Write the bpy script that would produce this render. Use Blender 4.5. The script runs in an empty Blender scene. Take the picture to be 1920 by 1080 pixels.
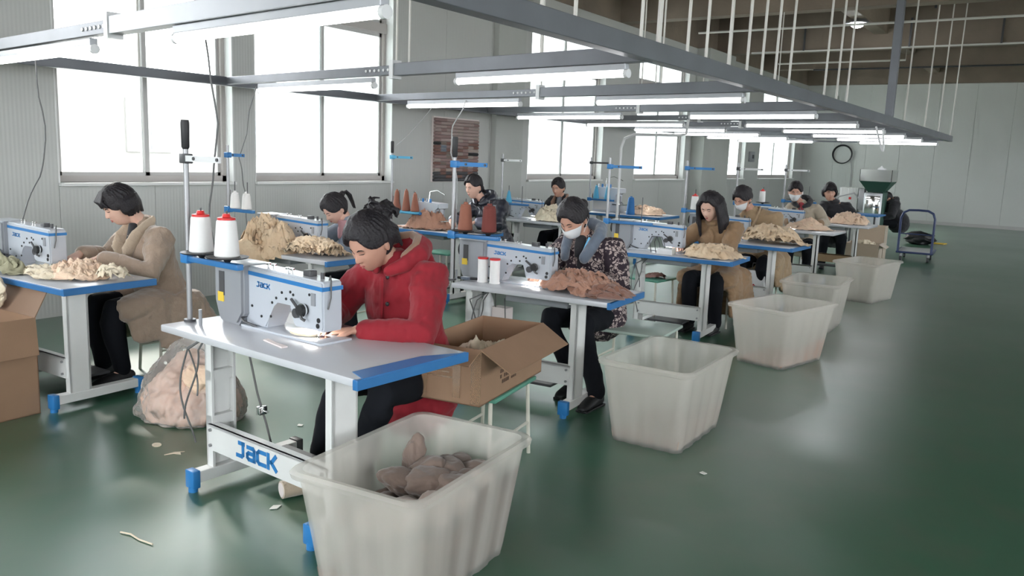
import bpy, bmesh, math, random
import numpy as np
from mathutils import Vector, Matrix, Euler
random.seed(7)
S = bpy.context.scene
COL = S.collection
PI = math.pi
# ------------------------------------------------------------------ camera
cam = bpy.data.objects.new('camera', bpy.data.cameras.new('camera')); COL.objects.link(cam)
yaw, pitch, roll, fpx, camh = .5950323, .1608861, .0376036, 1535.957, 1.62039
fw = Vector((-math.sin(yaw)*math.cos(pitch), math.cos(yaw)*math.cos(pitch), -math.sin(pitch)))
rt = Vector((math.cos(yaw), math.sin(yaw), 0)); up = rt.cross(fw)
r2 = math.cos(roll)*rt + math.sin(roll)*up; u2 = -math.sin(roll)*rt + math.cos(roll)*up
M = Matrix((r2, u2, -fw)).transposed().to_4x4(); M.translation = (0, 0, camh)
cam.matrix_world = M
cam.data.sensor_width = 36; cam.data.lens = 36*fpx/1920; cam.data.clip_end = 300
S.camera = cam
# ------------------------------------------------------------------ world, light, exposure
S.view_settings.view_transform = 'Standard'; S.view_settings.look = 'None'
S.view_settings.gamma = 1; S.view_settings.use_curve_mapping = False
S.view_settings.exposure = 1.12
S.cycles.use_denoising = True
S.cycles.max_bounces = 8; S.cycles.diffuse_bounces = 4; S.cycles.transparent_max_bounces = 12
S.cycles.sample_clamp_indirect = 6; S.cycles.caustics_reflective = False; S.cycles.caustics_refractive = False
W = bpy.data.worlds.new('overcast'); S.world = W; W.use_nodes = True
bg = W.node_tree.nodes['Background']; bg.inputs[0].default_value = (.93, .97, 1, 1); bg.inputs[1].default_value = 5.5
def area(name, loc, rot, sx, sy, power, col=(1, 1, 1), portal=False):
    l = bpy.data.lights.new(name, 'AREA'); l.shape = 'RECTANGLE'; l.size = sx; l.size_y = sy; l.energy = power; l.color = col
    if portal: l.cycles.is_portal = True
    o = bpy.data.objects.new(name, l); COL.objects.link(o); o.location = loc; o.rotation_euler = rot; return o
WX = -7.578          # window wall plane
RX = 7.0; YB = -4.0; YE = 28.0; ZC = 5.15; ZB = 4.2
SILL, TRN0, TRN1, WTOP = 1.22, 3.12, 3.24, 3.76
WINS = [(.3, 2.6), (3.84, 5.72), (6.0, 8.22), (11.5, 14.1), (15.5, 18.1), (20.3, 22.3), (23.5, 27.0)]
FILL_WINS = [(-2.5, 1.5), (3.5, 7.5), (9.5, 13.5), (15.5, 19.5), (21.5, 25.5)]  # unseen right wall windows, put in as fill light on the bins
for a, b in WINS:
    area('window_portal', (WX-.26, (a+b)/2, (SILL+WTOP)/2), (0, -PI/2, 0), WTOP-SILL, b-a, 1, portal=True)
for a, b in FILL_WINS:
    area('window_portal', (RX+.26, (a+b)/2, 2.4), (0, PI/2, 0), 2.4, b-a, 1, portal=True)
for x in (-3.6, 2.6):  # portals of the unseen front openings, added for fill from behind the camera
    area('window_portal', (x, YB-.26, 2.4), (PI/2, 0, PI), 4.0, 2.8, 1, portal=True)
sun = bpy.data.lights.new('sun', 'SUN'); sun.energy = 5; sun.angle = math.radians(9); sun.color = (1, .95, .87)
so = bpy.data.objects.new('sun', sun); COL.objects.link(so)
so.rotation_euler = Vector((.80, -.32, -.62)).to_track_quat('-Z', 'Y').to_euler()

# ------------------------------------------------------------------ materials
MT = {}
def mat(name, col, rough=.5, metal=0, bump=None, var=None, emit=None, alpha=None, spec=None, sheen=0, trans=None, coat=0):
    m = bpy.data.materials.new(name); m.use_nodes = True; MT[name] = m
    nt = m.node_tree; N = nt.nodes; L = nt.links; b = N['Principled BSDF']
    b.inputs['Base Color'].default_value = (*col, 1); b.inputs['Roughness'].default_value = rough; b.inputs['Metallic'].default_value = metal
    if spec is not None: b.inputs['Specular IOR Level'].default_value = spec
    if sheen: b.inputs['Sheen Weight'].default_value = sheen
    if coat: b.inputs['Coat Weight'].default_value = coat; b.inputs['Coat Roughness'].default_value = .1
    if trans: b.inputs['Transmission Weight'].default_value = trans
    if alpha is not None: b.inputs['Alpha'].default_value = alpha
    if emit: b.inputs['Emission Color'].default_value = (*emit[:3], 1); b.inputs['Emission Strength'].default_value = emit[3]
    tc = N.new('ShaderNodeTexCoord')
    if var:      # (scale, colour2, contrast)
        n = N.new('ShaderNodeTexNoise'); n.inputs['Scale'].default_value = var[0]; n.inputs['Detail'].default_value = 6
        L.new(tc.outputs['Object'], n.inputs['Vector'])
        r = N.new('ShaderNodeMapRange'); r.inputs[1].default_value = .5-var[2]; r.inputs[2].default_value = .5+var[2]
        L.new(n.outputs[0], r.inputs[0])
        x = N.new('ShaderNodeMix'); x.data_type = 'RGBA'; x.inputs[6].default_value = (*col, 1); x.inputs[7].default_value = (*var[1], 1)
        L.new(r.outputs[0], x.inputs[0]); L.new(x.outputs[2], b.inputs['Base Color'])
    if bump:     # (kind, scale, strength, distance)
        if bump[0] == 'wave':
            n = N.new('ShaderNodeTexWave'); n.inputs['Scale'].default_value = bump[1]; n.bands_direction = bump[4] if len(bump) > 4 else 'Y'
        elif bump[0] == 'vor': n = N.new('ShaderNodeTexVoronoi'); n.inputs['Scale'].default_value = bump[1]
        else: n = N.new('ShaderNodeTexNoise'); n.inputs['Scale'].default_value = bump[1]; n.inputs['Detail'].default_value = 5
        L.new(tc.outputs['Object'], n.inputs['Vector'])
        bp = N.new('ShaderNodeBump'); bp.inputs['Strength'].default_value = bump[2]; bp.inputs['Distance'].default_value = bump[3]
        L.new(n.outputs[0], bp.inputs['Height']); L.new(bp.outputs[0], b.inputs['Normal'])
    return m
mat('wall', (.50, .505, .49), .45, var=(.6, (.455, .46, .44), .25), bump=('wave', 9, .25, .004, 'Y'))
mat('wall_end', (.60, .61, .59), .5, var=(.5, (.55, .555, .53), .25), bump=('wave', 9, .3, .004, 'X'))
mat('plaster', (.46, .47, .45), .7, var=(1.2, (.40, .41, .38), .3), bump=('noise', 12, .3, .01))
mat('concrete', (.27, .215, .165), .85, var=(.9, (.14, .11, .085), .3), bump=('noise', 6, .6, .03))
mat('concrete_pale', (.36, .32, .28), .85, var=(2, (.26, .23, .2), .3))
mat('frame_grey', (.17, .18, .20), .4, .3, var=(3, (.13, .135, .15), .3))
mat('frame_pale', (.42, .43, .45), .4, .3, var=(3, (.36, .37, .40), .3))
mat('galv', (.33, .33, .34), .4, .6)
mat('rod', (.62, .60, .56), .5)
mat('alu', (.47, .46, .45), .45, .2)
mat('alu_pink', (.46, .43, .41), .5)
mat('white_paint', (.72, .72, .71), .35, var=(4, (.66, .66, .65), .2))
mat('laminate', (.56, .57, .60), .22, var=(3, (.52, .53, .56), .3), bump=('noise', 60, .1, .001))
mat('edge_white', (.72, .72, .73), .3)
mat('blue', (.024, .14, .36), .4, var=(8, (.03, .17, .42), .3))
mat('blue_bright', (.026, .185, .47), .4)
mat('machine', (.52, .55, .60), .28, coat=.2, var=(4, (.48, .51, .56), .3))
mat('motor_grey', (.30, .31, .33), .35, var=(5, (.26, .27, .29), .3))
mat('dark_grey', (.06, .06, .065), .45)
mat('black', (.012, .012, .014), .5)
mat('black_shine', (.012, .012, .014), .2)
mat('chrome', (.7, .7, .7), .15, 1)
mat('yellow', (.75, .52, .05), .5)
mat('orange', (.8, .38, .1), .5)
mat('red', (.6, .02, .02), .4)
mat('thread_white', (.82, .81, .80), .8, bump=('wave', 220, .4, .001, 'Z'))
mat('thread_brown', (.16, .035, .028), .8, bump=('wave', 220, .4, .001, 'Z'))
mat('thread_rust', (.30, .115, .075), .8, bump=('wave', 220, .4, .001, 'Z'))
mat('thread_blue', (.03, .16, .42), .8, bump=('wave', 220, .4, .001, 'Z'))
mat('thread_sky', (.10, .40, .62), .8, bump=('wave', 220, .4, .001, 'Z'))
mat('card', (.33, .20, .125), .8, var=(5, (.27, .165, .10), .3), bump=('wave', 60, .12, .002, 'X'))
mat('card_in', (.29, .19, .13), .85, var=(4, (.24, .15, .10), .3))
mat('tape', (.42, .27, .17), .15, alpha=.55)
mat('ink', (.10, .055, .035), .8)
mat('skin', (.56, .33, .24), .5, var=(14, (.48, .25, .18), .25), bump=('noise', 90, .12, .002))
mat('skin_pale', (.68, .45, .35), .5, var=(14, (.60, .34, .26), .25), bump=('noise', 90, .12, .002))
mat('hair', (.010, .009, .012), .48, spec=.3, bump=('noise', 85, .9, .006), var=(12, (.026, .022, .024), .3))
mat('brow', (.02, .015, .012), .8)
mat('lips', (.42, .14, .12), .45)
mat('mask', (.72, .73, .74), .8, bump=('wave', 60, .3, .003, 'Z'))
mat('cream_cloth', (.78, .62, .44), .85, var=(9, (.70, .50, .32), .25), bump=('noise', 45, .5, .01), sheen=.2)
mat('peach_cloth', (.80, .55, .40), .85, var=(9, (.86, .66, .48), .25), bump=('noise', 45, .5, .01), sheen=.2)
mat('ivory_cloth', (.80, .72, .56), .85, var=(9, (.74, .62, .46), .25), bump=('noise', 45, .5, .01), sheen=.2)
mat('brown_cloth', (.33, .15, .095), .85, var=(7, (.24, .105, .07), .25), bump=('noise', 45, .5, .01), sheen=.2)
mat('rust_cloth', (.40, .20, .13), .85, var=(7, (.50, .27, .19), .25), bump=('noise', 45, .5, .01), sheen=.2)
mat('taupe_cloth', (.20, .145, .118), .9, var=(7, (.15, .108, .088), .25), bump=('noise', 80, .35, .004), sheen=.3)
mat('taupe_pale', (.38, .30, .26), .9, var=(7, (.32, .25, .215), .25), bump=('noise', 80, .35, .004), sheen=.3)
mat('olive_cloth', (.33, .32, .21), .85, var=(7, (.40, .38, .26), .3), bump=('noise', 40, .5, .01))
mat('grey_cloth', (.16, .17, .19), .85, bump=('noise', 40, .5, .01))
mat('faded_rose', (.30, .20, .19), .9); mat('faded_pink', (.40, .31, .29), .9)
mat('paper', (.78, .78, .74), .8)
mat('peach_fill', (.70, .50, .40), .8, var=(6, (.60, .40, .31), .3))
mat('pink_paper', (.74, .66, .64), .6)
mat('green_top', (.10, .30, .22), .35)
mat('green_pale', (.42, .52, .46), .25)
mat('leg_cream', (.62, .60, .52), .4)
mat('navy', (.02, .035, .11), .35)
mat('green_paint', (.035, .085, .065), .4)
mat('steel', (.5, .52, .54), .3, .8)
mat('mirror', (.75, .76, .75), .08, 1)
mat('cord', (.10, .10, .10), .5)
mat('cord_pale', (.42, .42, .43), .5)
mat('wood_board', (.34, .23, .13), .5, var=(6, (.28, .18, .10), .3))
mat('lamp_tube', (1, 1, 1), .4, emit=(1, .99, 1, 4.5))
mat('led', (1, 1, 1), .4, emit=(1, .98, .94, 60))
mat('led_blue', (.1, .5, 1), .4, emit=(.15, .55, 1, 3))
mat('bay', (1, 1, 1), .4, emit=(.9, .95, 1, 60))
mat('coat_beige', (.36, .27, .205), .95, var=(20, (.30, .22, .165), .3), bump=('noise', 70, .6, .006), sheen=.5)
mat('coat_beige_light', (.50, .40, .30), .95, bump=('noise', 70, .6, .006), sheen=.5)
mat('coat_tan', (.29, .18, .095), .85, var=(9, (.24, .145, .078), .3), bump=('noise', 60, .3, .004), sheen=.2)
mat('coat_camel', (.36, .255, .15), .85, var=(9, (.31, .21, .12), .3), bump=('noise', 60, .3, .004), sheen=.2)
mat('coat_rose', (.20, .105, .085), .85, bump=('noise', 60, .3, .004))
mat('puffer', (.028, .030, .042), .3, bump=('wave', 5, .15, .02, 'Z'))
mat('puffer_sheen_tint', (.16, .16, .21), .3, bump=('noise', 20, .5, .01))  # paler grey copy of the puffer; sleeve sheen put into the colour
mat('denim', (.20, .24, .30), .85, var=(20, (.27, .31, .37), .3), bump=('noise', 60, .3, .004))
mat('pink_knit', (.50, .28, .30), .9)
mat('dark_wool', (.018, .018, .022), .9, sheen=.2)
mat('trousers', (.006, .007, .010), .9, spec=.2)
mat('slate', (.13, .16, .21), .9, var=(18, (.10, .125, .165), .3), bump=('noise', 40, .5, .006), sheen=.5)
mat('brown_collar', (.26, .15, .10), .9, sheen=.3)
mat('oatmeal', (.42, .36, .28), .9, sheen=.3)
mat('white_shoe', (.6, .55, .55), .6)
mat('pen_blue', (.12, .42, .70), .35)
mat('building', (.16, .155, .145), .9); mat('building_glass', (.11, .115, .13), .6)
mat('ground', (.5, .5, .47), .9)
mat('maroon', (.25, .02, .03), .5)
# red quilted coat: diamond quilting as fine relief
m = mat('coat_red', (.27, .006, .016), .85, sheen=.12, var=(10, (.22, .005, .014), .3))
nt = m.node_tree; N = nt.nodes; L = nt.links; tc = N.new('ShaderNodeTexCoord')
hs = []
for d in ('DIAGONAL', 'X'):
    w = N.new('ShaderNodeTexWave'); w.bands_direction = 'DIAGONAL'; w.inputs['Scale'].default_value = 6; w.inputs['Distortion'].default_value = .5
    mp = N.new('ShaderNodeMapping'); mp.inputs['Scale'].default_value = (1, 1, 1 if d == 'X' else -1)
    L.new(tc.outputs['Object'], mp.inputs[0]); L.new(mp.outputs[0], w.inputs[0]); hs.append(w)
mx = N.new('ShaderNodeMath'); mx.operation = 'MULTIPLY'; L.new(hs[0].outputs[1], mx.inputs[0]); L.new(hs[1].outputs[1], mx.inputs[1])
bp = N.new('ShaderNodeBump'); bp.inputs['Strength'].default_value = .45; bp.inputs['Distance'].default_value = .010
L.new(mx.outputs[0], bp.inputs['Height']); L.new(bp.outputs[0], N['Principled BSDF'].inputs['Normal'])
# dark jacket with pale blotches
m = mat('coat_print', (.02, .012, .018), .85)
nt = m.node_tree; N = nt.nodes; L = nt.links; tc = N.new('ShaderNodeTexCoord')
n1 = N.new('ShaderNodeTexNoise'); n1.inputs['Scale'].default_value = 18; L.new(tc.outputs['Object'], n1.inputs['Vector'])
ad = N.new('ShaderNodeMix'); ad.data_type = 'RGBA'; ad.inputs[0].default_value = .09; L.new(tc.outputs['Object'], ad.inputs[6]); L.new(n1.outputs['Color'], ad.inputs[7])
v = N.new('ShaderNodeTexVoronoi'); v.feature = 'DISTANCE_TO_EDGE'; v.inputs['Scale'].default_value = 40; L.new(ad.outputs[2], v.inputs['Vector'])
v2 = N.new('ShaderNodeTexVoronoi'); v2.inputs['Scale'].default_value = 40; L.new(ad.outputs[2], v2.inputs['Vector'])
g = N.new('ShaderNodeMath'); g.operation = 'GREATER_THAN'; g.inputs[1].default_value = .10; L.new(v.outputs[0], g.inputs[0])
sx = N.new('ShaderNodeSeparateColor'); L.new(v2.outputs['Color'], sx.inputs[0])
g2 = N.new('ShaderNodeMath'); g2.operation = 'GREATER_THAN'; g2.inputs[1].default_value = .38; L.new(sx.outputs[0], g2.inputs[0])
mu = N.new('ShaderNodeMath'); mu.operation = 'MULTIPLY'; L.new(g.outputs[0], mu.inputs[0]); L.new(g2.outputs[0], mu.inputs[1])
mi = N.new('ShaderNodeMix'); mi.data_type = 'RGBA'; mi.inputs[6].default_value = (.022, .012, .02, 1); mi.inputs[7].default_value = (.42, .34, .32, 1)
L.new(mu.outputs[0], mi.inputs[0]); L.new(mi.outputs[2], N['Principled BSDF'].inputs['Base Color'])
# glossy green epoxy floor
m = mat('epoxy', (.02, .07, .045), .2)
nt = m.node_tree; N = nt.nodes; L = nt.links; b = N['Principled BSDF']; tc = N.new('ShaderNodeTexCoord')
def noise(sc, det=6, vec=None):
    n = N.new('ShaderNodeTexNoise'); n.inputs['Scale'].default_value = sc; n.inputs['Detail'].default_value = det; L.new(vec or tc.outputs['Object'], n.inputs['Vector']); return n
def mrange(s, a, b_, c, d):
    r = N.new('ShaderNodeMapRange'); L.new(s, r.inputs[0])
    for i, vv in enumerate((a, b_, c, d)): r.inputs[i+1].default_value = vv
    return r.outputs[0]
na = noise(.45); nb = noise(3.5, 8)
x1 = N.new('ShaderNodeMix'); x1.data_type = 'RGBA'; x1.inputs[6].default_value = (.020, .096, .052, 1); x1.inputs[7].default_value = (.038, .115, .070, 1)
L.new(mrange(na.outputs[0], .35, .65, 0, 1), x1.inputs[0])
x2 = N.new('ShaderNodeMix'); x2.data_type = 'RGBA'; x2.inputs[7].default_value = (.11, .12, .09, 1)
L.new(x1.outputs[2], x2.inputs[6]); L.new(mrange(nb.outputs[0], .45, .95, 0, .5), x2.inputs[0]); L.new(x2.outputs[2], b.inputs['Base Color'])
L.new(mrange(na.outputs[0], .3, .7, .30, .44), b.inputs['Roughness'])
b.inputs['Coat Weight'].default_value = .8; b.inputs['Coat Roughness'].default_value = .30
nc = noise(1.6, 3); bp = N.new('ShaderNodeBump'); bp.inputs['Strength'].default_value = .07; bp.inputs['Distance'].default_value = .02
L.new(nc.outputs[0], bp.inputs['Height']); L.new(bp.outputs[0], b.inputs['Normal'])
# translucent white bin plastic
m = mat('bin_plastic', (.88, .85, .80), .35, var=(3, (.83, .80, .75), .3))
nt = m.node_tree; N = nt.nodes; L = nt.links; b = N['Principled BSDF']
tl = N.new('ShaderNodeBsdfTranslucent'); tl.inputs[0].default_value = (.80, .77, .73, 1)
ms = N.new('ShaderNodeMixShader'); ms.inputs[0].default_value = .30; L.new(b.outputs[0], ms.inputs[1]); L.new(tl.outputs[0], ms.inputs[2])
tp = N.new('ShaderNodeBsdfTransparent'); tp.inputs[0].default_value = (.95, .94, .93, 1)
m2 = N.new('ShaderNodeMixShader'); m2.inputs[0].default_value = .66; L.new(ms.outputs[0], m2.inputs[1]); L.new(tp.outputs[0], m2.inputs[2])
L.new(m2.outputs[0], N['Material Output'].inputs[0])
# thin clear plastic film
def film(name, a, col, rough=.12):
    m = mat(name, col, rough, bump=('noise', 14, .8, .02)); nt = m.node_tree; N = nt.nodes; L = nt.links; b = N['Principled BSDF']
    tp = N.new('ShaderNodeBsdfTransparent'); ms = N.new('ShaderNodeMixShader'); fr = N.new('ShaderNodeFresnel'); fr.inputs[0].default_value = 1.5
    ad = N.new('ShaderNodeMath'); ad.operation = 'ADD'; ad.inputs[1].default_value = a; ad.use_clamp = True
    L.new(fr.outputs[0], ad.inputs[0]); L.new(ad.outputs[0], ms.inputs[0]); L.new(tp.outputs[0], ms.inputs[1]); L.new(b.outputs[0], ms.inputs[2]); L.new(ms.outputs[0], N['Material Output'].inputs[0])
film('bag_film', .17, (.78, .78, .76)); film('clear_film', .06, (.85, .88, .9), .03); film('pane_glass', .0, (.9, .95, .95), .02)

# ------------------------------------------------------------------ mesh helpers
def T(loc=(0, 0, 0), rot=(0, 0, 0)): return Matrix.Translation(loc) @ Euler(rot).to_matrix().to_4x4()
class MB:
    def __init__(s): s.bm = bmesh.new()
    def _new(s, fn): return fn()
    def box(s, c, d, rot=(0, 0, 0), bev=0, seg=2):
        r = bmesh.ops.create_cube(s.bm, size=1, matrix=T(c, rot) @ Matrix.Diagonal((*d, 1)))
        if bev:
            es = list({e for v in r['verts'] for e in v.link_edges})
            bmesh.ops.bevel(s.bm, geom=es, offset=bev, segments=seg, affect='EDGES', profile=.5)
        return s
    def bb(s, a, b, bev=0):
        return s.box([(p+q)/2 for p, q in zip(a, b)], [abs(q-p) for p, q in zip(a, b)], bev=bev)
    def cyl(s, p0, p1, r0, r1=None, seg=12):
        p0 = Vector(p0); p1 = Vector(p1); d = p1-p0
        mm = Matrix.Translation((p0+p1)/2) @ d.to_track_quat('Z', 'Y').to_matrix().to_4x4()
        bmesh.ops.create_cone(s.bm, cap_ends=True, segments=seg, radius1=r0, radius2=r0 if r1 is None else r1, depth=d.length, matrix=mm); return s
    def ball(s, c, r, seg=14, rot=(0, 0, 0)):
        r = (r, r, r) if not hasattr(r, '__len__') else r
        bmesh.ops.create_uvsphere(s.bm, u_segments=seg, v_segments=max(6, seg*2//3), radius=1, matrix=T(c, rot) @ Matrix.Diagonal((*r, 1))); return s
    def loft(s, pts, rad, seg=14, upv=None, caps=True, closed=False):
        pts = [Vector(p) for p in pts]; n = len(pts)
        rad = [(r, r) if not hasattr(r, '__len__') else r for r in (rad if hasattr(rad, '__len__') else [rad]*n)]
        tg = []
        for i in range(n):
            a = pts[(i-1) % n if closed else max(i-1, 0)]; b = pts[(i+1) % n if closed else min(i+1, n-1)]
            t = b-a; tg.append(t.normalized() if t.length > 1e-9 else Vector((0, 0, 1)))
        if caps and not closed:
            for (ii, sg) in ((0, -1), (n-1, 1)):
                pass
            r0, r1 = rad[0], rad[-1]; k0 = min(r0); k1 = min(r1)
            pts = [pts[0]-tg[0]*k0*.85, pts[0]-tg[0]*k0*.5]+pts+[pts[-1]+tg[-1]*k1*.5, pts[-1]+tg[-1]*k1*.85]
            rad = [(r0[0]*.5, r0[1]*.5), (r0[0]*.86, r0[1]*.86)]+rad+[(r1[0]*.86, r1[1]*.86), (r1[0]*.5, r1[1]*.5)]
            tg = [tg[0], tg[0]]+tg+[tg[-1], tg[-1]]; n = len(pts)
        u = Vector(upv) if upv else (Vector((0, 0, 1)) if abs(tg[0].z) < .9 else Vector((0, 1, 0)))
        rings = []
        for i in range(n):
            t = tg[i]; x = u.cross(t)
            if x.length < 1e-6: x = Vector((1, 0, 0)).cross(t)
            x.normalize(); y = t.cross(x).normalized()
            if not upv: u = y
            rings.append([s.bm.verts.new(pts[i]+x*math.cos(2*PI*k/seg)*rad[i][0]+y*math.sin(2*PI*k/seg)*rad[i][1]) for k in range(seg)])
        R = list(zip(rings, rings[1:]))+([(rings[-1], rings[0])] if closed else [])
        for A, B in R:
            for k in range(seg): s.bm.faces.new((A[k], A[(k+1) % seg], B[(k+1) % seg], B[k]))
        if not closed: s.bm.faces.new(rings[0][::-1]); s.bm.faces.new(rings[-1])
        return s
    def tube(s, pts, r, seg=8, closed=False): return s.loft(pts, r, seg, caps=False, closed=closed)
    def prism(s, poly, y0, y1, plane='XZ', bev=0):
        f = {'XZ': lambda p, y: (p[0], y, p[1]), 'XY': lambda p, y: (p[0], p[1], y), 'YZ': lambda p, y: (y, p[0], p[1])}[plane]
        a = [s.bm.verts.new(f(p, y0)) for p in poly]; b = [s.bm.verts.new(f(p, y1)) for p in poly]; n = len(poly)
        fs = [s.bm.faces.new(a), s.bm.faces.new(b[::-1])]
        for i in range(n): fs.append(s.bm.faces.new((a[i], b[i], b[(i+1) % n], a[(i+1) % n])))
        if bev: bmesh.ops.bevel(s.bm, geom=list({e for q in fs[:2] for e in q.edges}), offset=bev, segments=2, affect='EDGES')
        return s
    def lathe(s, prof, c=(0, 0, 0), seg=20, cap=True):
        rings = [[s.bm.verts.new((c[0]+r*math.cos(2*PI*k/seg), c[1]+r*math.sin(2*PI*k/seg), c[2]+z)) for k in range(seg)] for r, z in prof]
        for A, B in zip(rings, rings[1:]):
            for k in range(seg): s.bm.faces.new((A[k], A[(k+1) % seg], B[(k+1) % seg], B[k]))
        if cap: s.bm.faces.new(rings[0][::-1]); s.bm.faces.new(rings[-1])
        return s
    def grid(s, V):      # V: (n,m,3) array
        n, m_, _ = V.shape; vs = [[s.bm.verts.new(V[i, j]) for j in range(m_)] for i in range(n)]
        for i in range(n-1):
            for j in range(m_-1): s.bm.faces.new((vs[i][j], vs[i+1][j], vs[i+1][j+1], vs[i][j+1]))
        return s
    def mesh(s, name, smooth=True, ang=40):
        bmesh.ops.recalc_face_normals(s.bm, faces=s.bm.faces)
        if smooth:
            for f in s.bm.faces: f.smooth = True
            for e in s.bm.edges:
                if len(e.link_faces) == 2 and e.calc_face_angle(0) > math.radians(ang): e.smooth = False
        me = bpy.data.meshes.new(name); s.bm.to_mesh(me); s.bm.free(); return me
    def build(s, name, m, parent=None, smooth=True, loc=None, label=None, ang=40):
        return link(s.mesh(name, smooth, ang), name, m, parent, loc, label)
def link(me, name, m, parent=None, loc=None, label=None):
    o = bpy.data.objects.new(name, me); COL.objects.link(o)
    me.materials.clear(); me.materials.append(MT[m] if isinstance(m, str) else m)
    if parent: o.parent = parent
    if loc: o.location = loc
    if label: o['label'] = label
    return o
def tag(o, label=None, cat=None, group=None, kind=None):
    for k, v_ in (('label', label), ('category', cat), ('group', group), ('kind', kind)):
        if v_: o[k] = v_
    return o
def thing(name, label, cat, loc=(0, 0, 0), rz=0, group=None, sc=1):
    o = bpy.data.objects.new(name, None); COL.objects.link(o); o.location = loc; o.rotation_euler = (0, 0, rz); o.scale = (sc, sc, sc); o.empty_display_size = .1
    return tag(o, label, cat, group)
def struct(name):
    o = bpy.data.objects.new(name, None); COL.objects.link(o); o['kind'] = 'structure'; return o
def copy_tree(o, parent=None):
    c = o.copy(); COL.objects.link(c); c.parent = parent
    for ch in list(o.children): copy_tree(ch, c)
    return c
def nz(P, f, seed, oct=3):     # cheap smooth vector noise, -1..1
    rs = np.random.RandomState(seed); out = np.zeros(len(P)); amp = 1; tot = 0; Q = np.asarray(P, float)*f
    for o_ in range(oct):
        for k in range(3):
            d = rs.normal(size=3); d /= np.linalg.norm(d); e = rs.normal(size=3); e /= np.linalg.norm(e)
            out += amp*np.sin(Q@d*2*PI+rs.rand()*6.28+1.7*np.sin(Q@e*2*PI*.7+rs.rand()*6.28))/3*1.3
        tot += amp; amp *= .5; Q = Q*2.03
    return out/tot
def coords(me):
    a = np.empty(len(me.vertices)*3); me.vertices.foreach_get('co', a); return a.reshape(-1, 3)
def setco(me, a): me.vertices.foreach_set('co', a.reshape(-1)); me.update()
def norms(me):
    a = np.empty(len(me.vertices)*3); me.vertices.foreach_get('normal', a); return a.reshape(-1, 3)
def remesh(mb, vox, smooth=3, fac=.5):
    me = bpy.data.meshes.new('t'); bmesh.ops.recalc_face_normals(mb.bm, faces=mb.bm.faces); mb.bm.to_mesh(me); mb.bm.free()
    o = bpy.data.objects.new('t', me); COL.objects.link(o)
    r = o.modifiers.new('r', 'REMESH'); r.mode = 'VOXEL'; r.voxel_size = vox
    if smooth: s_ = o.modifiers.new('s', 'SMOOTH'); s_.iterations = smooth; s_.factor = fac
    dg = bpy.context.evaluated_depsgraph_get(); dg.update()
    n = bpy.data.meshes.new_from_object(o.evaluated_get(dg)); bpy.data.objects.remove(o); bpy.data.meshes.remove(me)
    n.polygons.foreach_set('use_smooth', [True]*len(n.polygons)); n.update()
    return n
def folds(me, amp, f, seed, ridged=True, stretch=(1, 1, 1)):
    P = coords(me); Nn = norms(me); v_ = nz(P*np.array(stretch), f, seed)
    if ridged: v_ = .5-np.abs(v_)*1.5
    setco(me, P+Nn*(v_*amp)[:, None])
def smoothstep(a, b, x): t = np.clip((x-a)/(b-a), 0, 1); return t*t*(3-2*t)
# lettering drawn as thick strokes on a 4x5 grid, blue wide letters
def logo(parent, loc, rot, h, m, thick=.002, name='logo'):
    G = {'J': [[(1.2, 5), (3.4, 5)], [(3, 5), (3, 1), (2.4, .4), (.2, .4)]],
         'A': [[(.5, 4.6), (3, 4.6), (3.5, 4), (3.5, .2)], [(3.5, 2.6), (1, 2.6), (.4, 2), (.4, 1), (1, .4), (3.5, .4)]],
         'C': [[(3.8, 4.6), (1.1, 4.6), (.4, 3.9), (.4, 1.1), (1.1, .4), (3.8, .4)]],
         'K': [[(.5, 5), (.5, .1)], [(.5, 2.3), (2, 2.6), (3.7, 5)], [(1.7, 2.6), (3.9, .1)]]}
    mb = MB(); u = h/5; w = .80*u; x0 = 0
    for ch in 'JACK':
        for st in G[ch]:
            for a, b_ in zip(st, st[1:]):
                d = Vector((b_[0]-a[0], b_[1]-a[1])); Ln = d.length*u+w*1.5; an = math.atan2(d.y, d.x)
                mb.box((x0+(a[0]+b_[0])/2*u*1.25, 0, (a[1]+b_[1])/2*u), (math.hypot(d.x*1.25, d.y)*u+w*1.2, thick, w*1.75), (0, -math.atan2(d.y, d.x*1.25), 0))
        x0 += 5.7*u
    o = mb.build(name, m, parent, smooth=False); o.location = loc; o.rotation_euler = rot; return o
# ------------------------------------------------------------------ room shell
MB().bb((WX-.3, YB, -.2), (RX+.3, YE+.3, 0)).build('floor', 'epoxy', smooth=False)['kind'] = 'structure'
MB().bb((WX-60, YB-40, -.5), (RX+50, YE+60, -.25)).build('yard_ground', 'ground', smooth=False)['kind'] = 'structure'
def side_wall(name, x, sx, wins, z0, z1, m, trans):
    """wall at plane x (inner face), outside towards sx; panels 1.15 m wide with open joints over a solid core"""
    w = struct(name); core = MB(); rows = []
    ys = sorted([YB-.05, YE+.05]+[v_ for a in wins for v_ in a])
    for a, b_ in zip(ys, ys[1:]):
        if (a, b_) in wins: rows += [(a, b_, 0, z0), (a, b_, z1, ZC)]
        else: rows += [(a, b_, 0, ZC)]
    base = None
    for a, b_, c, d in rows:
        core.bb((x+sx*.05, a, c), (x+sx*.25, b_, d))
        n = max(1, round((b_-a)/1.15)); st = (b_-a)/n
        for k in range(n):
            MB().bb((x, a+k*st+.002, c), (x+sx*.052, a+(k+1)*st-.002, min(d-.001, ZB))).build('wall_panel', m, w, smooth=False)
        if d == ZC: MB().bb((x-sx*.01, a, ZB), (x+sx*.052, b_, ZC)).build('upper_wall', 'concrete', w, smooth=False)
    core.build('wall_core', 'plaster', w, smooth=False)
    return w
side_wall('wall_left', WX, -1, WINS, SILL, WTOP, 'wall', 0)
side_wall('wall_right', RX, 1, FILL_WINS, 1.2, 3.6, 'wall_end', 0)
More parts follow.
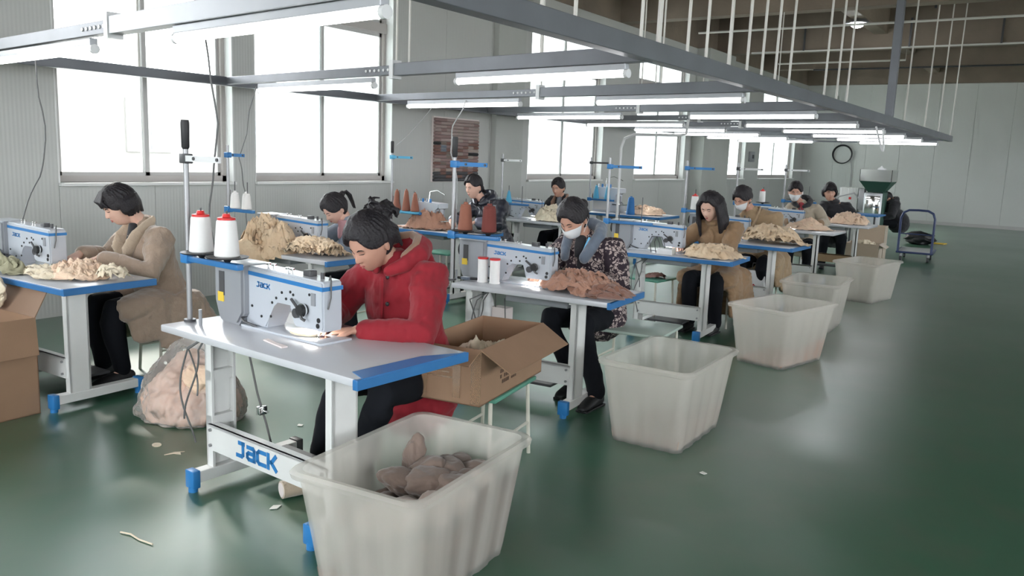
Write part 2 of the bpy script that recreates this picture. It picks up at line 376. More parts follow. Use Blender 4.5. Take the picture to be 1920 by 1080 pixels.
we = struct('wall_back'); MB().bb((WX-.25, YE+.05, 0), (RX+.25, YE+.25, ZC)).build('wall_core', 'plaster', we, smooth=False)
n = 15
for k in range(n):
    a = WX+(RX-WX)*k/n; b_ = WX+(RX-WX)*(k+1)/n
    MB().bb((a+.003, YE, 0), (b_-.003, YE+.06, ZB)).build('wall_panel', 'wall_end', we, smooth=False)
MB().bb((WX, YE-.01, 0), (RX, YE, .10)).build('baseboard_back', 'alu', smooth=False)['kind'] = 'structure'
wf = struct('wall_front'); xs_ = [WX-.25, -5.6, -1.6, .6, 4.6, RX+.25]
for k in range(5):
    a, b_ = xs_[k], xs_[k+1]
    if k % 2: MB().bb((a, YB-.25, 0), (b_, YB, 1.0)).bb((a, YB-.25, 3.8), (b_, YB, ZC)).build('wall_panel', 'wall_end', wf, smooth=False)  # openings added in the unseen front wall to let in fill light
    else: MB().bb((a, YB-.25, 0), (b_, YB, ZC)).build('wall_panel', 'wall_end', wf, smooth=False)
for k, (a, b_) in enumerate(WINS):
    w = struct('window_%d' % (k+1)); xo, xi = WX-.20, WX-.12
    f = MB()
    f.bb((xo, a, SILL), (xi, a+.06, WTOP)).bb((xo, b_-.06, SILL), (xi, b_, WTOP)).bb((xo, a, SILL), (xi, b_, SILL+.06)).bb((xo, a, WTOP-.06), (xi, b_, WTOP))
    f.bb((xo-.01, a, TRN0), (xi+.02, b_, TRN1))
    f.build('window_frame', 'alu_pink', w, smooth=False)
    mid = (a+b_)/2
    for (y0, y1, off) in ((a+.05, mid+.03, .03), (mid-.03, b_-.05, 0)):
        for (z0, z1) in ((SILL+.05, TRN0), (TRN1, WTOP-.05)):
            s_ = MB(); x0, x1 = xo+.015+off*.9, xo+.045+off*.9; t = .045
            s_.bb((x0, y0, z0), (x1, y0+t, z1)).bb((x0, y1-t, z0), (x1, y1, z1)).bb((x0, y0, z0), (x1, y1, z0+t)).bb((x0, y0, z1-t), (x1, y1, z1))
            so_ = s_.build('sash', 'alu', w, smooth=False)
            MB().bb((x0+.012, y0+t, z0+t), (x0+.017, y1-t, z1-t)).build('window_pane', 'pane_glass', so_, smooth=False)
    MB().bb((WX-.12, a, SILL-.03), (WX+.05, b_, SILL), bev=.004).build('window_sill', 'white_paint', w, smooth=False)
    r = MB(); r.bb((WX-.20, a-.002, SILL), (WX+.003, a+.012, WTOP)).bb((WX-.20, b_-.012, SILL), (WX+.003, b_+.002, WTOP)).bb((WX-.2, a, WTOP-.012), (WX+.003, b_, WTOP+.002))
    r.build('window_reveal', 'white_paint', w, smooth=False)
for k, (a, b_) in enumerate(FILL_WINS):  # out of view, added for the fill light they let in
    w = struct('window_%d' % (k+8)); f = MB(); x0, x1 = RX+.12, RX+.2
    for y in np.linspace(a, b_, 5): f.bb((x0, y-.03, 1.2), (x1, y+.03, 3.6))
    for z in (1.2, 2.9, 3.57): f.bb((x0, a, z), (x1, b_, z+.05))
    f.build('window_frame', 'alu', w, smooth=False)
    MB().bb((x0+.03, a, 1.2), (x0+.035, b_, 3.6)).build('window_pane', 'pane_glass', w, smooth=False)
# piers on the window wall
for k, (a, b_, d) in enumerate([(10.45, 11.2, .10), (18.45, 20.15, .32)]):
    MB().bb((WX, a, 0), (WX+d, b_, ZB), bev=.01).build('trim_%d' % (k+1), 'plaster', smooth=False)['kind'] = 'structure'
# ceiling: slab, cross beams, long girders
c = struct('ceiling')
MB().bb((WX-.3, YB-.3, ZC), (RX+.3, YE+.3, ZC+.2)).build('slab', 'concrete', c, smooth=False)
for y in (-1, 4.6, 9.6, 14.7, 19.8, 23.4, 27.85):
    MB().bb((WX, y-.15, ZB), (RX, y+.15, ZC+.01), bev=.012).build('ceiling_beam', 'concrete', c, smooth=False)
for x in (-3.9, 1.5):
    MB().bb((x-.14, YB, ZB+.3), (x+.14, YE, ZC+.01), bev=.012).build('ceiling_girder', 'concrete', c, smooth=False)
# neighbouring building seen washed out through the windows
bd = thing('apartment_building', 'pale neighbouring building washed out in daylight beyond the windows', 'building', (-27, 8, -.25))
MB().bb((-4, -22, 0), (0, 60, 4.3)).build('wall', 'building', bd, smooth=False)
for y in range(-20, 40, 4):
    for z in (1.5,):
        f = MB().bb((0, y, z), (.08, y+1.7, z+1.8)).build('window', 'building', bd, smooth=False)
        MB().bb((.06, y+.1, z+.1), (.09, y+.8, z+1.7)).bb((.06, y+.9, z+.1), (.09, y+1.6, z+1.7)).build('pane', 'building_glass', f, smooth=False)

# ------------------------------------------------------------------ light frame hung above the tables
FX0, FX1, FZ = -7.05, -2.165, 2.2
CY = [2.62, 4.9, 7.0, 9.25, 11.2, 12.9, 14.6, 16.3, 18.2]
fr = thing('lighting_frame', 'grey steel light frame hanging on thin rods over the sewing tables', 'frame', (FX1, 2.6, FZ))
def W2(o, p): return (p[0]-o.location[0], p[1]-o.location[1], p[2]-o.location[2])
def fb(a, b_, name, m, bev=.004): return MB().bb(W2(fr, a), W2(fr, b_), bev=bev).build(name, m, fr, smooth=False)
o = fb((FX1-.045, -1.0, FZ-.005), (FX1+.045, 18.35, FZ+.105), 'side_rail', 'frame_grey')
o = fb((FX0-.04, -1.0, FZ-.01), (FX0+.04, 18.35, FZ+.075), 'side_rail', 'frame_grey')
SK = .145       # the crossbars run slightly skewed
def yat(y, x): return y-SK*(x+4.6)*(1 if y > 3 else .78)
for i, y in enumerate(CY):
    mm = 'frame_grey'
    an = -math.atan(SK*(1 if y > 3 else .78))
    def cb(x0, x1, hw, z0, z1, name, m, bev=.003):
        xm = (x0+x1)/2; o = MB().box((0, 0, 0), ((x1-x0)/math.cos(an), 2*hw, z1-z0), (0, 0, an), bev=bev).build(name, m, fr, smooth=False)
        o.location = W2(fr, (xm, yat(y, xm), (z0+z1)/2)); return o
    cb(FX0, -4.40, .03, FZ, FZ+.072, 'cross_bar', mm)
    cb(-4.45, FX1, .038, FZ-.008, FZ+.085, 'cross_bar', 'frame_pale' if i == 0 else mm)
    if i < 6:
        for k in range(6):
            x = -4.53-k*.055; MB().cyl(W2(fr, (x, yat(y, x)-.036, FZ+.038)), W2(fr, (x, yat(y, x)-.028, FZ+.038)), .011, seg=8).build('bolt_hole', 'edge_white', fr)
        cb(-4.50, -4.455, .044, FZ-.03, FZ+.11, 'joint_clip', 'edge_white', 0)
for y in (3.36, 3.67, 4.42, 4.66, 5.1, 5.42, 5.85, 6.25, 6.6, 6.95, 7.35, 8.55, 9.05, 9.5, 13.1, 15.0, 16.6, 18.3):
    th = .011 if y != 4.66 else .017
    MB().cyl(W2(fr, (FX1, y, FZ+.07)), W2(fr, (FX1+.03, y, ZC)), th, seg=8).build('hanger_rod', 'rod', fr)
for (x, y) in [(-4.48, y) for y in CY[1:7]]+[(-4.35, CY[1]), (-3.15, CY[1]), (-4.3, CY[3]), (-7.0, 4.3), (-6.98, 2.2), (-3.4, CY[3]), (-3.2, CY[2])]:
    MB().cyl(W2(fr, (x, y, FZ+.07)), W2(fr, (x, y, ZC)), .009, seg=8).build('hanger_rod', 'rod', fr)
fb((FX1-.075, 12.05, FZ+.07), (FX1+.025, 12.15, ZC), 'support_post', 'frame_grey', .006)
c1 = MB(); c1.tube([W2(fr, (FX1-.03+.16*math.sin(t)*.5+.08*(t/3), 11.3, FZ-.02-.34*math.sin(t))) for t in np.linspace(.1, PI-.2, 12)], .012, 8)
c1.build('cable_loop', 'edge_white', fr)
c1 = MB(); c1.bb(W2(fr, (-3.9, 18.4, FZ-.06)), W2(fr, (-5.6, 18.46, FZ-.03))).build('end_bar', 'frame_grey', fr, smooth=False)
ordn = ['nearest', 'second', 'third', 'fourth', 'fifth', 'sixth', 'seventh', 'eighth', 'farthest']
tl0 = None
for i, y in enumerate(CY):
    for side, (x0, x1) in (('left', (-6.45, -4.72)), ('right', (-3.78, -2.30))):
        if i == 0 and side == 'right': x0, x1 = -3.78, -2.2
        t = thing('tube_lamp', 'lit white tube lamp under the %s half of the %s crossbar of the light frame' % (side, ordn[i]), 'lamp', (x0, yat(y, x0), FZ-.01), -math.atan(SK*(1 if y > 3 else .78)), 'tube lamps under the light frame')
        Ln = x1-x0
        MB().bb((.0, -.022, -.04), (Ln, .022, 0), bev=.005).build('housing', 'frame_pale', t, smooth=False)
        MB().loft([(.02, 0, -.062), (Ln-.02, 0, -.062)], .020, 12).build('tube', 'lamp_tube', t)
        for ex in (0, Ln): MB().cyl((ex-.013, 0, -.06), (ex+.013, 0, -.06), .027, seg=12).build('end_cap', 'edge_white', t)
# conduits and hangers on the ceiling
cp = thing('ceiling_conduit', 'thin pale conduit pipes clamped along under the concrete beams', 'pipe', (-6.7, 16.3, 4.2))
MB().tube([(0, 0, 0), (9, 0, 0)], .022).build('pipe', 'rod', cp); MB().tube([(0, 5.4, -.02), (3, 5.4, -.02), (3, 5.4, .3), (9, 5.4, .3)], .022).build('pipe', 'rod', cp)
MB().tube([(-.6, -3.6, .55), (-.6, -3.6, .12), (.5, -3.6, .12), (.5, -3.6, .5)], .028).build('pipe', 'rod', cp)
for (x, y, z, l) in ((5.1, 3.3, .0, .55), (3.4, 3.3, 0, .6), (4.4, -.6, .1, .8), (2.1, 7, -.05, .5), (1.2, 3.3, 0, .5), (5.7, 6.9, -.05, .45), (5.4, -1.5, .15, .8)):
    MB().bb((x-.018, y-.018, z), (x+.018, y+.018, z+l)).build('drop_strap', 'dark_grey', cp, smooth=False)
MB().tube([(0, 3.3, .0), (7.5, 3.3, .0)], .02).build('pipe', 'rod', cp); MB().tube([(.5, 6.9, -.03), (7.5, 6.9, -.03)], .02).build('pipe', 'dark_grey', cp)
cg = MB(); 
for k in range(60): cg.cyl((3.5+k*.07, -1.4, .12+.012*(k % 2)), (3.56+k*.07, -1.4, .12+.012*((k+1) % 2)), .016, seg=6)
cg.build('chain', 'dark_grey', cp)
hk = MB(); hk.tube([(0, 0, .7), (0, 0, .12), (.01, 0, .03), (.05, 0, 0), (.09, 0, .03), (.09, 0, .08)], .016)
h = hk.build('ceiling_hook', 'black'); h.location = (-3.35, 9.8, 3.75); tag(h, 'black iron hook hanging down from a concrete beam', 'hook')
bl = thing('bay_lamp', 'bright round lamp glowing high under the concrete ceiling', 'lamp', (-3.95, 17.6, 4.42))
MB().lathe([(.10, .28), (.12, .12), (.22, .02), (.22, 0)], seg=24).build('shade', 'galv', bl); MB().ball((0, 0, -.02), (.12, .12, .06)).build('bulb', 'bay', bl)
MB().cyl((0, 0, .28), (0, 0, .73), .01).build('cord', 'black', bl)
# things on the walls
tb = thing('thread_rack', 'faded pink thread and trim sample board with dark rolls on the left wall', 'board', (WX+.03, 9.55, 1.2))
MB().bb((-.03, -.52, 0), (0, .55, .92)).build('backing', 'pink_paper', tb, smooth=False)
rs = random.Random(3)
cols = ['thread_brown', 'dark_grey', 'coat_rose', 'thread_rust', 'brown_cloth', 'taupe_cloth', 'peach_cloth', 'thread_sky']
for r_ in range(19):
    z = .03+r_*.047
    for k in range(8):
        y = -.45+k*.128
        c_ = ('dark_grey' if rs.random() < .7 else 'coat_rose') if r_ < 3 else rs.choice(['coat_rose', 'taupe_cloth', 'taupe_pale', 'faded_rose', 'faded_rose', 'coat_rose']) if r_ < 12 else rs.choice(['faded_rose', 'taupe_pale', 'faded_pink', 'faded_pink'])
        if (r_, k) in ((9, 1), (10, 1), (6, 5)): c_ = 'slate'
        if (r_, k) in ((11, 0), (8, 6), (8, 7)): c_ = 'black'
        MB().cyl((.018, y-.0635, z), (.018, y+.0635, z), .0225, seg=8).build('thread_roll', c_, tb)
wc = MB(); pts = [(.28*math.cos(t), 0, .28*math.sin(t)) for t in np.linspace(0, 2*PI, 41)[:-1]]
wc.tube(pts, .018, 8, closed=True); wc.tube([(p[0]*1.07, -.03, p[2]*1.04+.01) for p in pts], .016, 8, closed=True)
o = wc.build('cable_coil', 'black'); o.location = (-6.32, YE-.06, 2.03); tag(o, 'black cable coiled in a ring hanging on the far white wall', 'cable')
wc = MB(); wc.tube([(.25, 0, -.05), (.32, 0, -.5), (.3, 0, -1.1), (-.1, 0, -1.3), (-.4, 0, -1.7)], .014); wc.tube([(-.1, 0, .28), (-.02, 0, .55)], .012)
o = wc.build('wall_cable', 'cord_pale'); o.location = (-6.32, YE-.04, 2.03); tag(o, 'thin grey cable hanging down the far wall below the coil', 'cable')
wb = thing('switch_box', 'small grey switch box on the window wall between far windows', 'switch', (WX+.05, 22.75, 1.68)); MB().bb((-.05, -.16, 0), (.03, .16, .28), bev=.01).build('box', 'motor_grey', wb); MB().bb((.03, -.05, .09), (.045, .05, .19)).build('switch', 'dark_grey', wb)
# ------------------------------------------------------------------ sewing tables (local origin: front left corner on the floor, x along the table, y away)
def table(name, label, loc, rz, Ln, Wd=.6, edge='end', text=False, tape=False, legs=(.2, None), pan=True, h=.77):
    t = thing(name, label, 'table', loc, rz, 'sewing tables in rows')
    x0, x1 = legs[0], (legs[1] if legs[1] else Ln-.27)
    MB().bb((0, 0, h-.035), (Ln, Wd, h), bev=.008).build('tabletop', 'laminate', t, ang=25)
    if edge == 'all':
        MB().bb((-.004, -.006, h-.042), (Ln, .03, h-.006), bev=.003).build('edge_strip', 'blue', t, smooth=False)
        MB().bb((-.004, Wd-.03, h-.042), (Ln, Wd+.006, h-.006), bev=.003).build('edge_strip', 'blue', t, smooth=False)
    if edge in ('all', 'end'):
        MB().bb((Ln-.016, -.007, h-.043), (Ln+.012, Wd+.006, h-.001), bev=.004).build('end_strip', 'blue', t, smooth=False)
    if tape:
        MB().prism([(Ln-.09, .06), (Ln+.013, .02), (Ln+.013, Wd-.02), (Ln-.075, Wd*.68)], h-.0005, h+.0025, 'XY').build('blue_tape', 'blue_bright', t, smooth=False)
    for x in (x0, x1):
        y0, y1 = .10, .23
        p = MB()       # C-section post, open towards the middle of the table
        sx = 1 if x == x0 else -1; o_ = 0
        p.bb((x-.025, y0, .10), (x+.025, y0+.012, h-.035)).bb((x-.025, y1-.012, .10), (x+.025, y1, h-.035)).bb((x-sx*.025, y0, .10), (x-sx*.013, y1, h-.035))
        if sx > 0:
            for z in (.30, .52): p.bb((x-.02, y0, z), (x+.02, y1, z+.05))
            p.bb((x-.013, y0, .36), (x-.005, y1, .52))
        p.build('leg', 'white_paint', t, smooth=False)
        f = MB().bb((x-.03, .00, .045), (x+.03, Wd-.03, .10), bev=.004).build('foot_beam', 'white_paint', t, smooth=False)
        for yy, cc in ((-.012, 'blue_bright'), (Wd-.045, 'blue_bright' if x == x1 else 'black')):
            MB().bb((x-.034, yy, .02), (x+.034, yy+.04, .108), bev=.006).cyl((x, yy+.02, 0), (x, yy+.02, .03), .022, seg=10).build('foot_cap', cc, f)
        MB().bb((x-.03, .08, h-.06), (x+.03, Wd-.1, h-.035)).build('top_bracket', 'white_paint', t, smooth=False)
    pn = MB().bb((x0+.01, .088, .19), (x1-.01, .10, .315)).bb((x0+.01, .088, .303), (x1-.01, .135, .315)).build('cross_panel', 'white_paint', t, smooth=False)
    for x in (x0+.03, x1-.03):
        for z in (.215, .29): MB().cyl((x, .078, z), (x, .09, z), .008, seg=8).build('bolt', 'galv', pn)
    if text: logo(pn, (x0+.235, .086, .217), (0, 0, 0), .066, 'blue_bright')
    MB().bb((x0+.06, .26, .10), (x1-.22, .50, .118), bev=.004).build('pedal', 'dark_grey', t, smooth=False)
    if pan:
        MB().bb((.34, .13, h-.10), (.80, .36, h-.035), bev=.01).build('oil_pan', 'motor_grey', t)
    return t
def underframe(t, x=.26, h=.77):
    m_ = MB().bb((x+.06, .12, h-.085), (x+.2, .30, h-.035), bev=.006).build('control_box', 'motor_grey', t)
    MB().bb((x+.05, .10, h-.075), (x+.10, .13, h-.045)).build('switch', 'dark_grey', m_)
    MB().tube([(x+.20, .16, h-.07), (x+.235, .18, .5), (x+.27, .20, .36), (x+.32, .23, .12)], .005, 6).build('pull_rod', 'cord', t)
    MB().bb((x+.245, .165, .40), (x+.27, .21, .44), bev=.004).cyl((x+.22, .19, .42), (x+.30, .19, .42), .006).build('rod_clamp', 'chrome', t)
def cords(t, x=.12, seed=1, h=.77):
    rr = random.Random(seed)
    for k in range(3):
        a = rr.uniform(-.02, .03); pts = [(x+.10, .10, h-.04)]
        for z in np.linspace(.66, .2+.12*k, 28): pts.append((x+.035*math.sin(z*9+k*2)+a, .065+.02*math.sin(z*11+k), z))
        c = bpy.data.curves.new('c', 'CURVE')
        MB().tube(pts, .0045, 6).build('cord', 'cord', t)
# ------------------------------------------------------------------ lockstitch machine (origin: left end, middle of the body, table level)
def make_machine(text=True):
    t = thing('sewing_machine', 'x', 'sewing machine')
    body = MB(); y0, y1 = -.055, .055
    body.prism([(.20, .008), (.35, .008), (.375, .06), (.405, .125), (.435, .148), (.535, .148), (.545, .06), (.56, .05), (.745, .05), (.75, .07), (.745, .262), (.735, .27), (.20, .285)], y0, y1, 'XZ', bev=.008)
    bo = body.build('body', 'machine', t, ang=30)
    MB().prism([(.20, .262), (.747, .246), (.747, .228), (.20, .244)], y0-.003, y1+.003, 'XZ').build('blue_band', 'blue_bright', t, smooth=False)
    MB().bb((.20, -.085, -.002), (.77, .09, .010), bev=.003).build('bed', 'machine', t)
    hs_ = MB(); hs_.prism([(.03, .02), (.05, 0), (.18, 0), (.225, .06), (.225, .285), (.0, .282), (.0, .10)], -.09, .075, 'XZ', bev=.012)
    ho = hs_.build('motor_housing', 'motor_grey', t, ang=30)
    MB().bb((.0, -.09, .279), (.225, .075, .288), bev=.003).build('housing_lid', 'machine', t)
    MB().bb((.045, -.094, .13), (.085, -.088, .245), bev=.001).build('vent_slot', 'dark_grey', ho, smooth=False)
    MB().bb((.035, -.0945, .10), (.08, -.0895, .145)).build('warning_sticker', 'yellow', ho, smooth=False)
    hw = MB().cyl((-.03, 0, .20), (.0, 0, .20), .055, seg=24).build('handwheel', 'black', t)
    if text: logo(bo, (.285, y0-.001, .195), (0, .03, 0), .022, 'blue_bright', .001)
    tn = MB().cyl((.63, y0-.035, .135), (.63, y0, .135), .024, seg=18).build('tension_knob', 'black', t)
    MB().cyl((.63, y0-.02, .135), (.63, y0-.012, .135), .03, seg=18).build('tension_disc', 'chrome', tn)
    MB().tube([(.56, y0-.02, .175), (.60, y0-.025, .15), (.645, y0-.03, .10), (.655, y0-.02, .092)], .007, 6).build('take_up_spring', 'dark_grey', t)
    MB().cyl((.585, y0-.02, .115), (.585, y0-.005, .115), .022, seg=14).build('stitch_regulator', 'dark_grey', t)
    MB().bb((.675, y0-.006, .16), (.70, y0, .215), (0)).build('lever_slot', 'motor_grey', t, smooth=False)
    for x, z in ((.47, .19), (.43, .16), (.50, .165), (.53, .20), (.40, .135), (.55, .19), (.66, .205), (.715, .075), (.72, .10), (.39, .07), (.32, .06), (.25, .10)):
        MB().cyl((x, y0-.003, z), (x, y0, z), .0065 if x < .7 else .011, seg=10).build('screw', 'black', t)
    for x, z in ((.30, .28), (.34, .28), (.44, .275), (.47, .275)):
        MB().cyl((x, 0, z-.01), (x, 0, z+.022), .004, seg=8).cyl((x, 0, z+.012), (x, 0, z+.02), .012, seg=10).build('thread_guide', 'chrome', t)
    MB().cyl((.68, 0, .26), (.68, 0, .30), .009, seg=10).build('presser_screw', 'dark_grey', t)
    MB().tube([(.72, 0, .262), (.732, 0, .29), (.748, -.01, .27), (.758, -.02, .20), (.752, -.03, .15)], .0035, 6).build('thread_lever', 'cord', t)
    MB().bb((.565, -.015, .262), (.615, .025, .30), bev=.004).build('clip', 'dark_grey', t)
    MB().cyl((.655, 0, .012), (.655, 0, .06), .005, seg=8).bb((.64, -.012, .012), (.67, .02, .018)).build('presser_foot', 'chrome', t)
    MB().cyl((.685, 0, .02), (.685, 0, .055), .004, seg=8).build('needle_bar', 'chrome', t)
    MB().bb((.605, -.03, .010), (.70, .03, .0115)).build('needle_plate', 'chrome', t, smooth=False)
    ld = MB().bb((.575, -.02, .046), (.63, .02, .0505)).build('work_light', 'led', t, smooth=False)
    MB().tube([(.20, -.02, .05), (.215, -.09, .04), (.25, -.10, .03), (.30, -.07, .01)], .006, 6).build('hose', 'dark_grey', t)
    MB().cyl((.07, -.21, 0), (.07, -.21, .075), .008, seg=8).build('knee_lift_pin', 'motor_grey', t)
    return t
def make_stand(disks=True, arm='edge_white', tray='blue', w=.42, top=.92, trz=.31, grip=True):
    t = thing('thread_stand', 'x', 'thread stand')
    MB().cyl((0, 0, 0), (0, 0, top-.06), .0125, seg=12).build('pole', 'galv', t)
    MB().cyl((0, 0, 0), (0, 0, .012), .028, seg=12).build('pole_foot', 'dark_grey', t)
    if grip: MB().lathe([(.012, 0), (.018, .01), (.02, .12), (.017, .135)], (0, 0, top-.10), 12).build('grip', 'black', t)
    a = MB().bb((0, -.02, top-.155), (w*.72, -.012, top-.128)).build('thread_arm', arm, t, smooth=False)
    for x in (.10, w*.68): MB().cyl((x, -.026, top-.141), (x, -.006, top-.141), .008, seg=8).build('eyelet', 'dark_grey', a)
    MB().bb((-.022, -.022, top-.165), (.03, .02, top-.12), bev=.004).build('arm_clamp', 'dark_grey' if arm == 'edge_white' else arm, t)
    b = MB().bb((-.02, -.02, trz-.015), (w, .015, trz+.012), bev=.003).build('spool_bar', tray, t)
    MB().bb((-.028, -.028, trz-.025), (.03, .028, trz+.028), bev=.006).build('bar_clamp', 'blue_bright', t)
    xs = (w*.27, w*.76)
    for x in xs:
        if disks: MB().lathe([(.012, 0), (.02, .012), (.09, .020), (.095, .026), (.0, .027)], (x, 0, trz+.012), 28).build('spool_disc', 'black', t)
        MB().cyl((x, 0, trz+.01), (x, 0, trz+.245), .004, seg=8).build('spool_pin', 'dark_grey', t)
    MB().cyl((0, .03, trz+.08), (0, .03, trz+.17), .008, seg=8).cyl((-.005, 0, trz+.12), (-.005, .03, trz+.12), .006, seg=8).build('wing_screw', 'galv', t)
    return t
def cone(m, label, loc, h=.17, r0=.055, r1=.042, group=None, red=True, name='thread_cone'):
    t = thing(name, label, 'thread', loc, 0, group)
    MB().lathe([(r0*.9, 0), (r0, .006), (r1, h-.008), (r1*.85, h)], seg=22).build('yarn', m, t)
    MB().lathe([(r1*.9, h-.002), (r1*.9, h+.008), (r1*.45, h+.012), (r1*.35, h+.026), (.006, h+.026)], seg=16).build('core', 'red' if red else m, t)
    return t
def place(o, loc, rz=0, sc=1, label=None, group=None):
    o.location = loc; o.rotation_euler = (0, 0, rz); o.scale = (sc,)*3
    if label: o['label'] = label
    if group: o['group'] = group
    return o
R = math.radians
T1 = table('sewing_table', 'white sewing table in front with blue taped corner and blue lettering on its cross panel', (-3.49, 2.205, 0), R(-2.9), 1.36, .63, 'end', True, True, legs=(.23, 1.09), pan=False)
underframe(T1); cords(T1)
T2 = table('sewing_table', 'white sewing table with brown garments, behind the open cardboard box', (-3.345, 4.22, 0), R(5), 1.135, .56, 'end', False, False, legs=(.08, .86))
cords(T2, .14, 2)
T3 = table('sewing_table', 'blue edged sewing table of the woman with long loose hair', (-3.60, 6.87, 0), R(4), 1.2, .58, 'all', legs=(.30, .93)); cords(T3, .3, 3)
T4 = table('sewing_table', 'blue edged sewing table with the big peach heap before the woman in camel coat', (-3.56, 8.66, 0), R(-1), 1.2, .66, 'all', legs=(.2, .95))
T5 = table('sewing_table', 'white sewing table with a small peach heap before the oatmeal jacket', (-3.72, 11.1, 0), R(0), 1.2, .7, 'none', legs=(.2, .95))
T6 = table('sewing_table', 'brown topped work table farthest back, in front of the short haired woman in black', (-3.6, 12.9, 0), R(0), 1.15, .7, 'none', legs=(.2, .95))
L1 = table('sewing_table', 'blue edged sewing table on the left, of the woman in beige coat', (-5.98, 2.34, 0), R(1.5), 1.28, .58, 'all', legs=(.3, 1.10)); 
L2 = table('sewing_table', 'white sewing table under the cream lace heap behind the red coat', (-6.0, 4.33, 0), R(-1), 1.38, .52, 'end', legs=(.2, 1.08))
L3 = table('sewing_table', 'bright blue sewing table with brown thread cones in the left row', (-6.45, 6.85, 0), R(0), 1.25, .6, 'all', legs=(.2, .95))
L4 = table('sewing_table', 'white sewing table of the man in the left row', (-6.45, 9.1, 0), R(0), 1.22, .65, 'none', legs=(.2, .95))
L5 = table('sewing_table', 'blue sewing table with blue thread cone near the window wall', (-6.45, 11.5, 0), R(0), 1.3, .75, 'all', legs=(.2, .95))
mt = T6.children[0]; mt.data = mt.data.copy(); mt.data.materials[0] = MT['wood_board']
mach = make_machine()
place(mach, (-3.40, 2.535, .77), R(-2.9), 1.02, 'sewing machine with grey motor housing on the front table beside the woman in red')
def mcopy(loc, rz, sc, label): return place(copy_tree(mach), loc, rz, sc, label)
mcopy((-3.47, 4.53, .77), R(3), .95, 'sewing machine beside the water bottle, in front of the masked woman in printed jacket')
mcopy((-3.69, 7.22, .77), R(3), .95, 'sewing machine in front of the long haired woman in tan coat')
mcopy((-5.76, 4.66, .77), R(-1), .98, 'sewing machine behind the cream lace heap by the girl in denim jacket')
mcopy((-6.12, 2.68, .77), R(1.5), 1.0, 'sewing machine at the left edge, left of the woman in beige coat')
mcopy((-3.66, 9.1, .77), R(-1), .92, 'sewing machine hidden behind the long haired woman, by the masked woman in camel coat')
mcopy((-3.72, 11.55, .77), 0, .92, 'sewing machine by the masked woman in oatmeal jacket')
for o in [mach]+[]: pass
# real glow of the machine work lights
for i, (x, y) in enumerate([(-2.78, 2.50), (-2.88, 4.50), (-3.12, 7.2), (-5.18, 4.6), (-5.52, 2.66)]):
    l = bpy.data.lights.new('needle_light', 'SPOT'); l.energy = 16 if i == 0 else 9; l.spot_size = R(120); l.spot_blend = .6; l.shadow_soft_size = .01; l.color = (1, .95, .88)
    o = bpy.data.objects.new('needle_light', l); COL.objects.link(o); o.location = (x, y, .815 if i != 9 else .82)
# thread stands
st = make_stand(); place(st, (-3.455, 2.34, .77), R(-3), 1, 'tall thread stand with black grip and two cones on the front table')
def stand2(loc, rz, sc, label, **k): return place(make_stand(**k), loc, rz, sc, label)
stand2((-5.94, 4.42, .77), R(0), .98, 'thread stand with blue arms in front of the big window, left row', disks=False, arm='blue', grip=False, w=.34)
stand2((-3.18, 4.33, .77), R(8), .98, 'thread stand with black grip and blue arm behind the red coat', disks=False, arm='blue_bright', w=.38) if 0 else None
cs = [cone('thread_white', 'white thread cone with red cap, left one on the front thread stand', (-3.345, 2.335, 1.118), .168, .056, .044), cone('thread_white', 'white thread cone with red cap, right one on the front thread stand', (-3.14, 2.324, 1.118), .168, .056, .044)]
for k, x in enumerate((-5.85, -5.70)): cone('thread_white', 'small white thread cone, %s one on the stand before the big window' % ('left', 'right')[k], (x, 4.42, 1.09), .12, .042, .032, red=False)
# small white spools on the second table
for k, (x, y) in enumerate(((-3.22, 4.40), (-3.125, 4.405))):
    t = thing('thread_spool', 'white thread spool with red ends, %s of the pair standing beside the machine' % ('left', 'right')[k], 'thread', (x, y, .77))
    MB().lathe([(.036, 0), (.038, .004), (.034, .012), (.034, .158), (.0, .159)], seg=20).build('yarn', 'thread_white', t)
    MB().lathe([(.036, .157), (.036, .168), (.01, .169)], seg=20).build('spool_end', 'red', t)
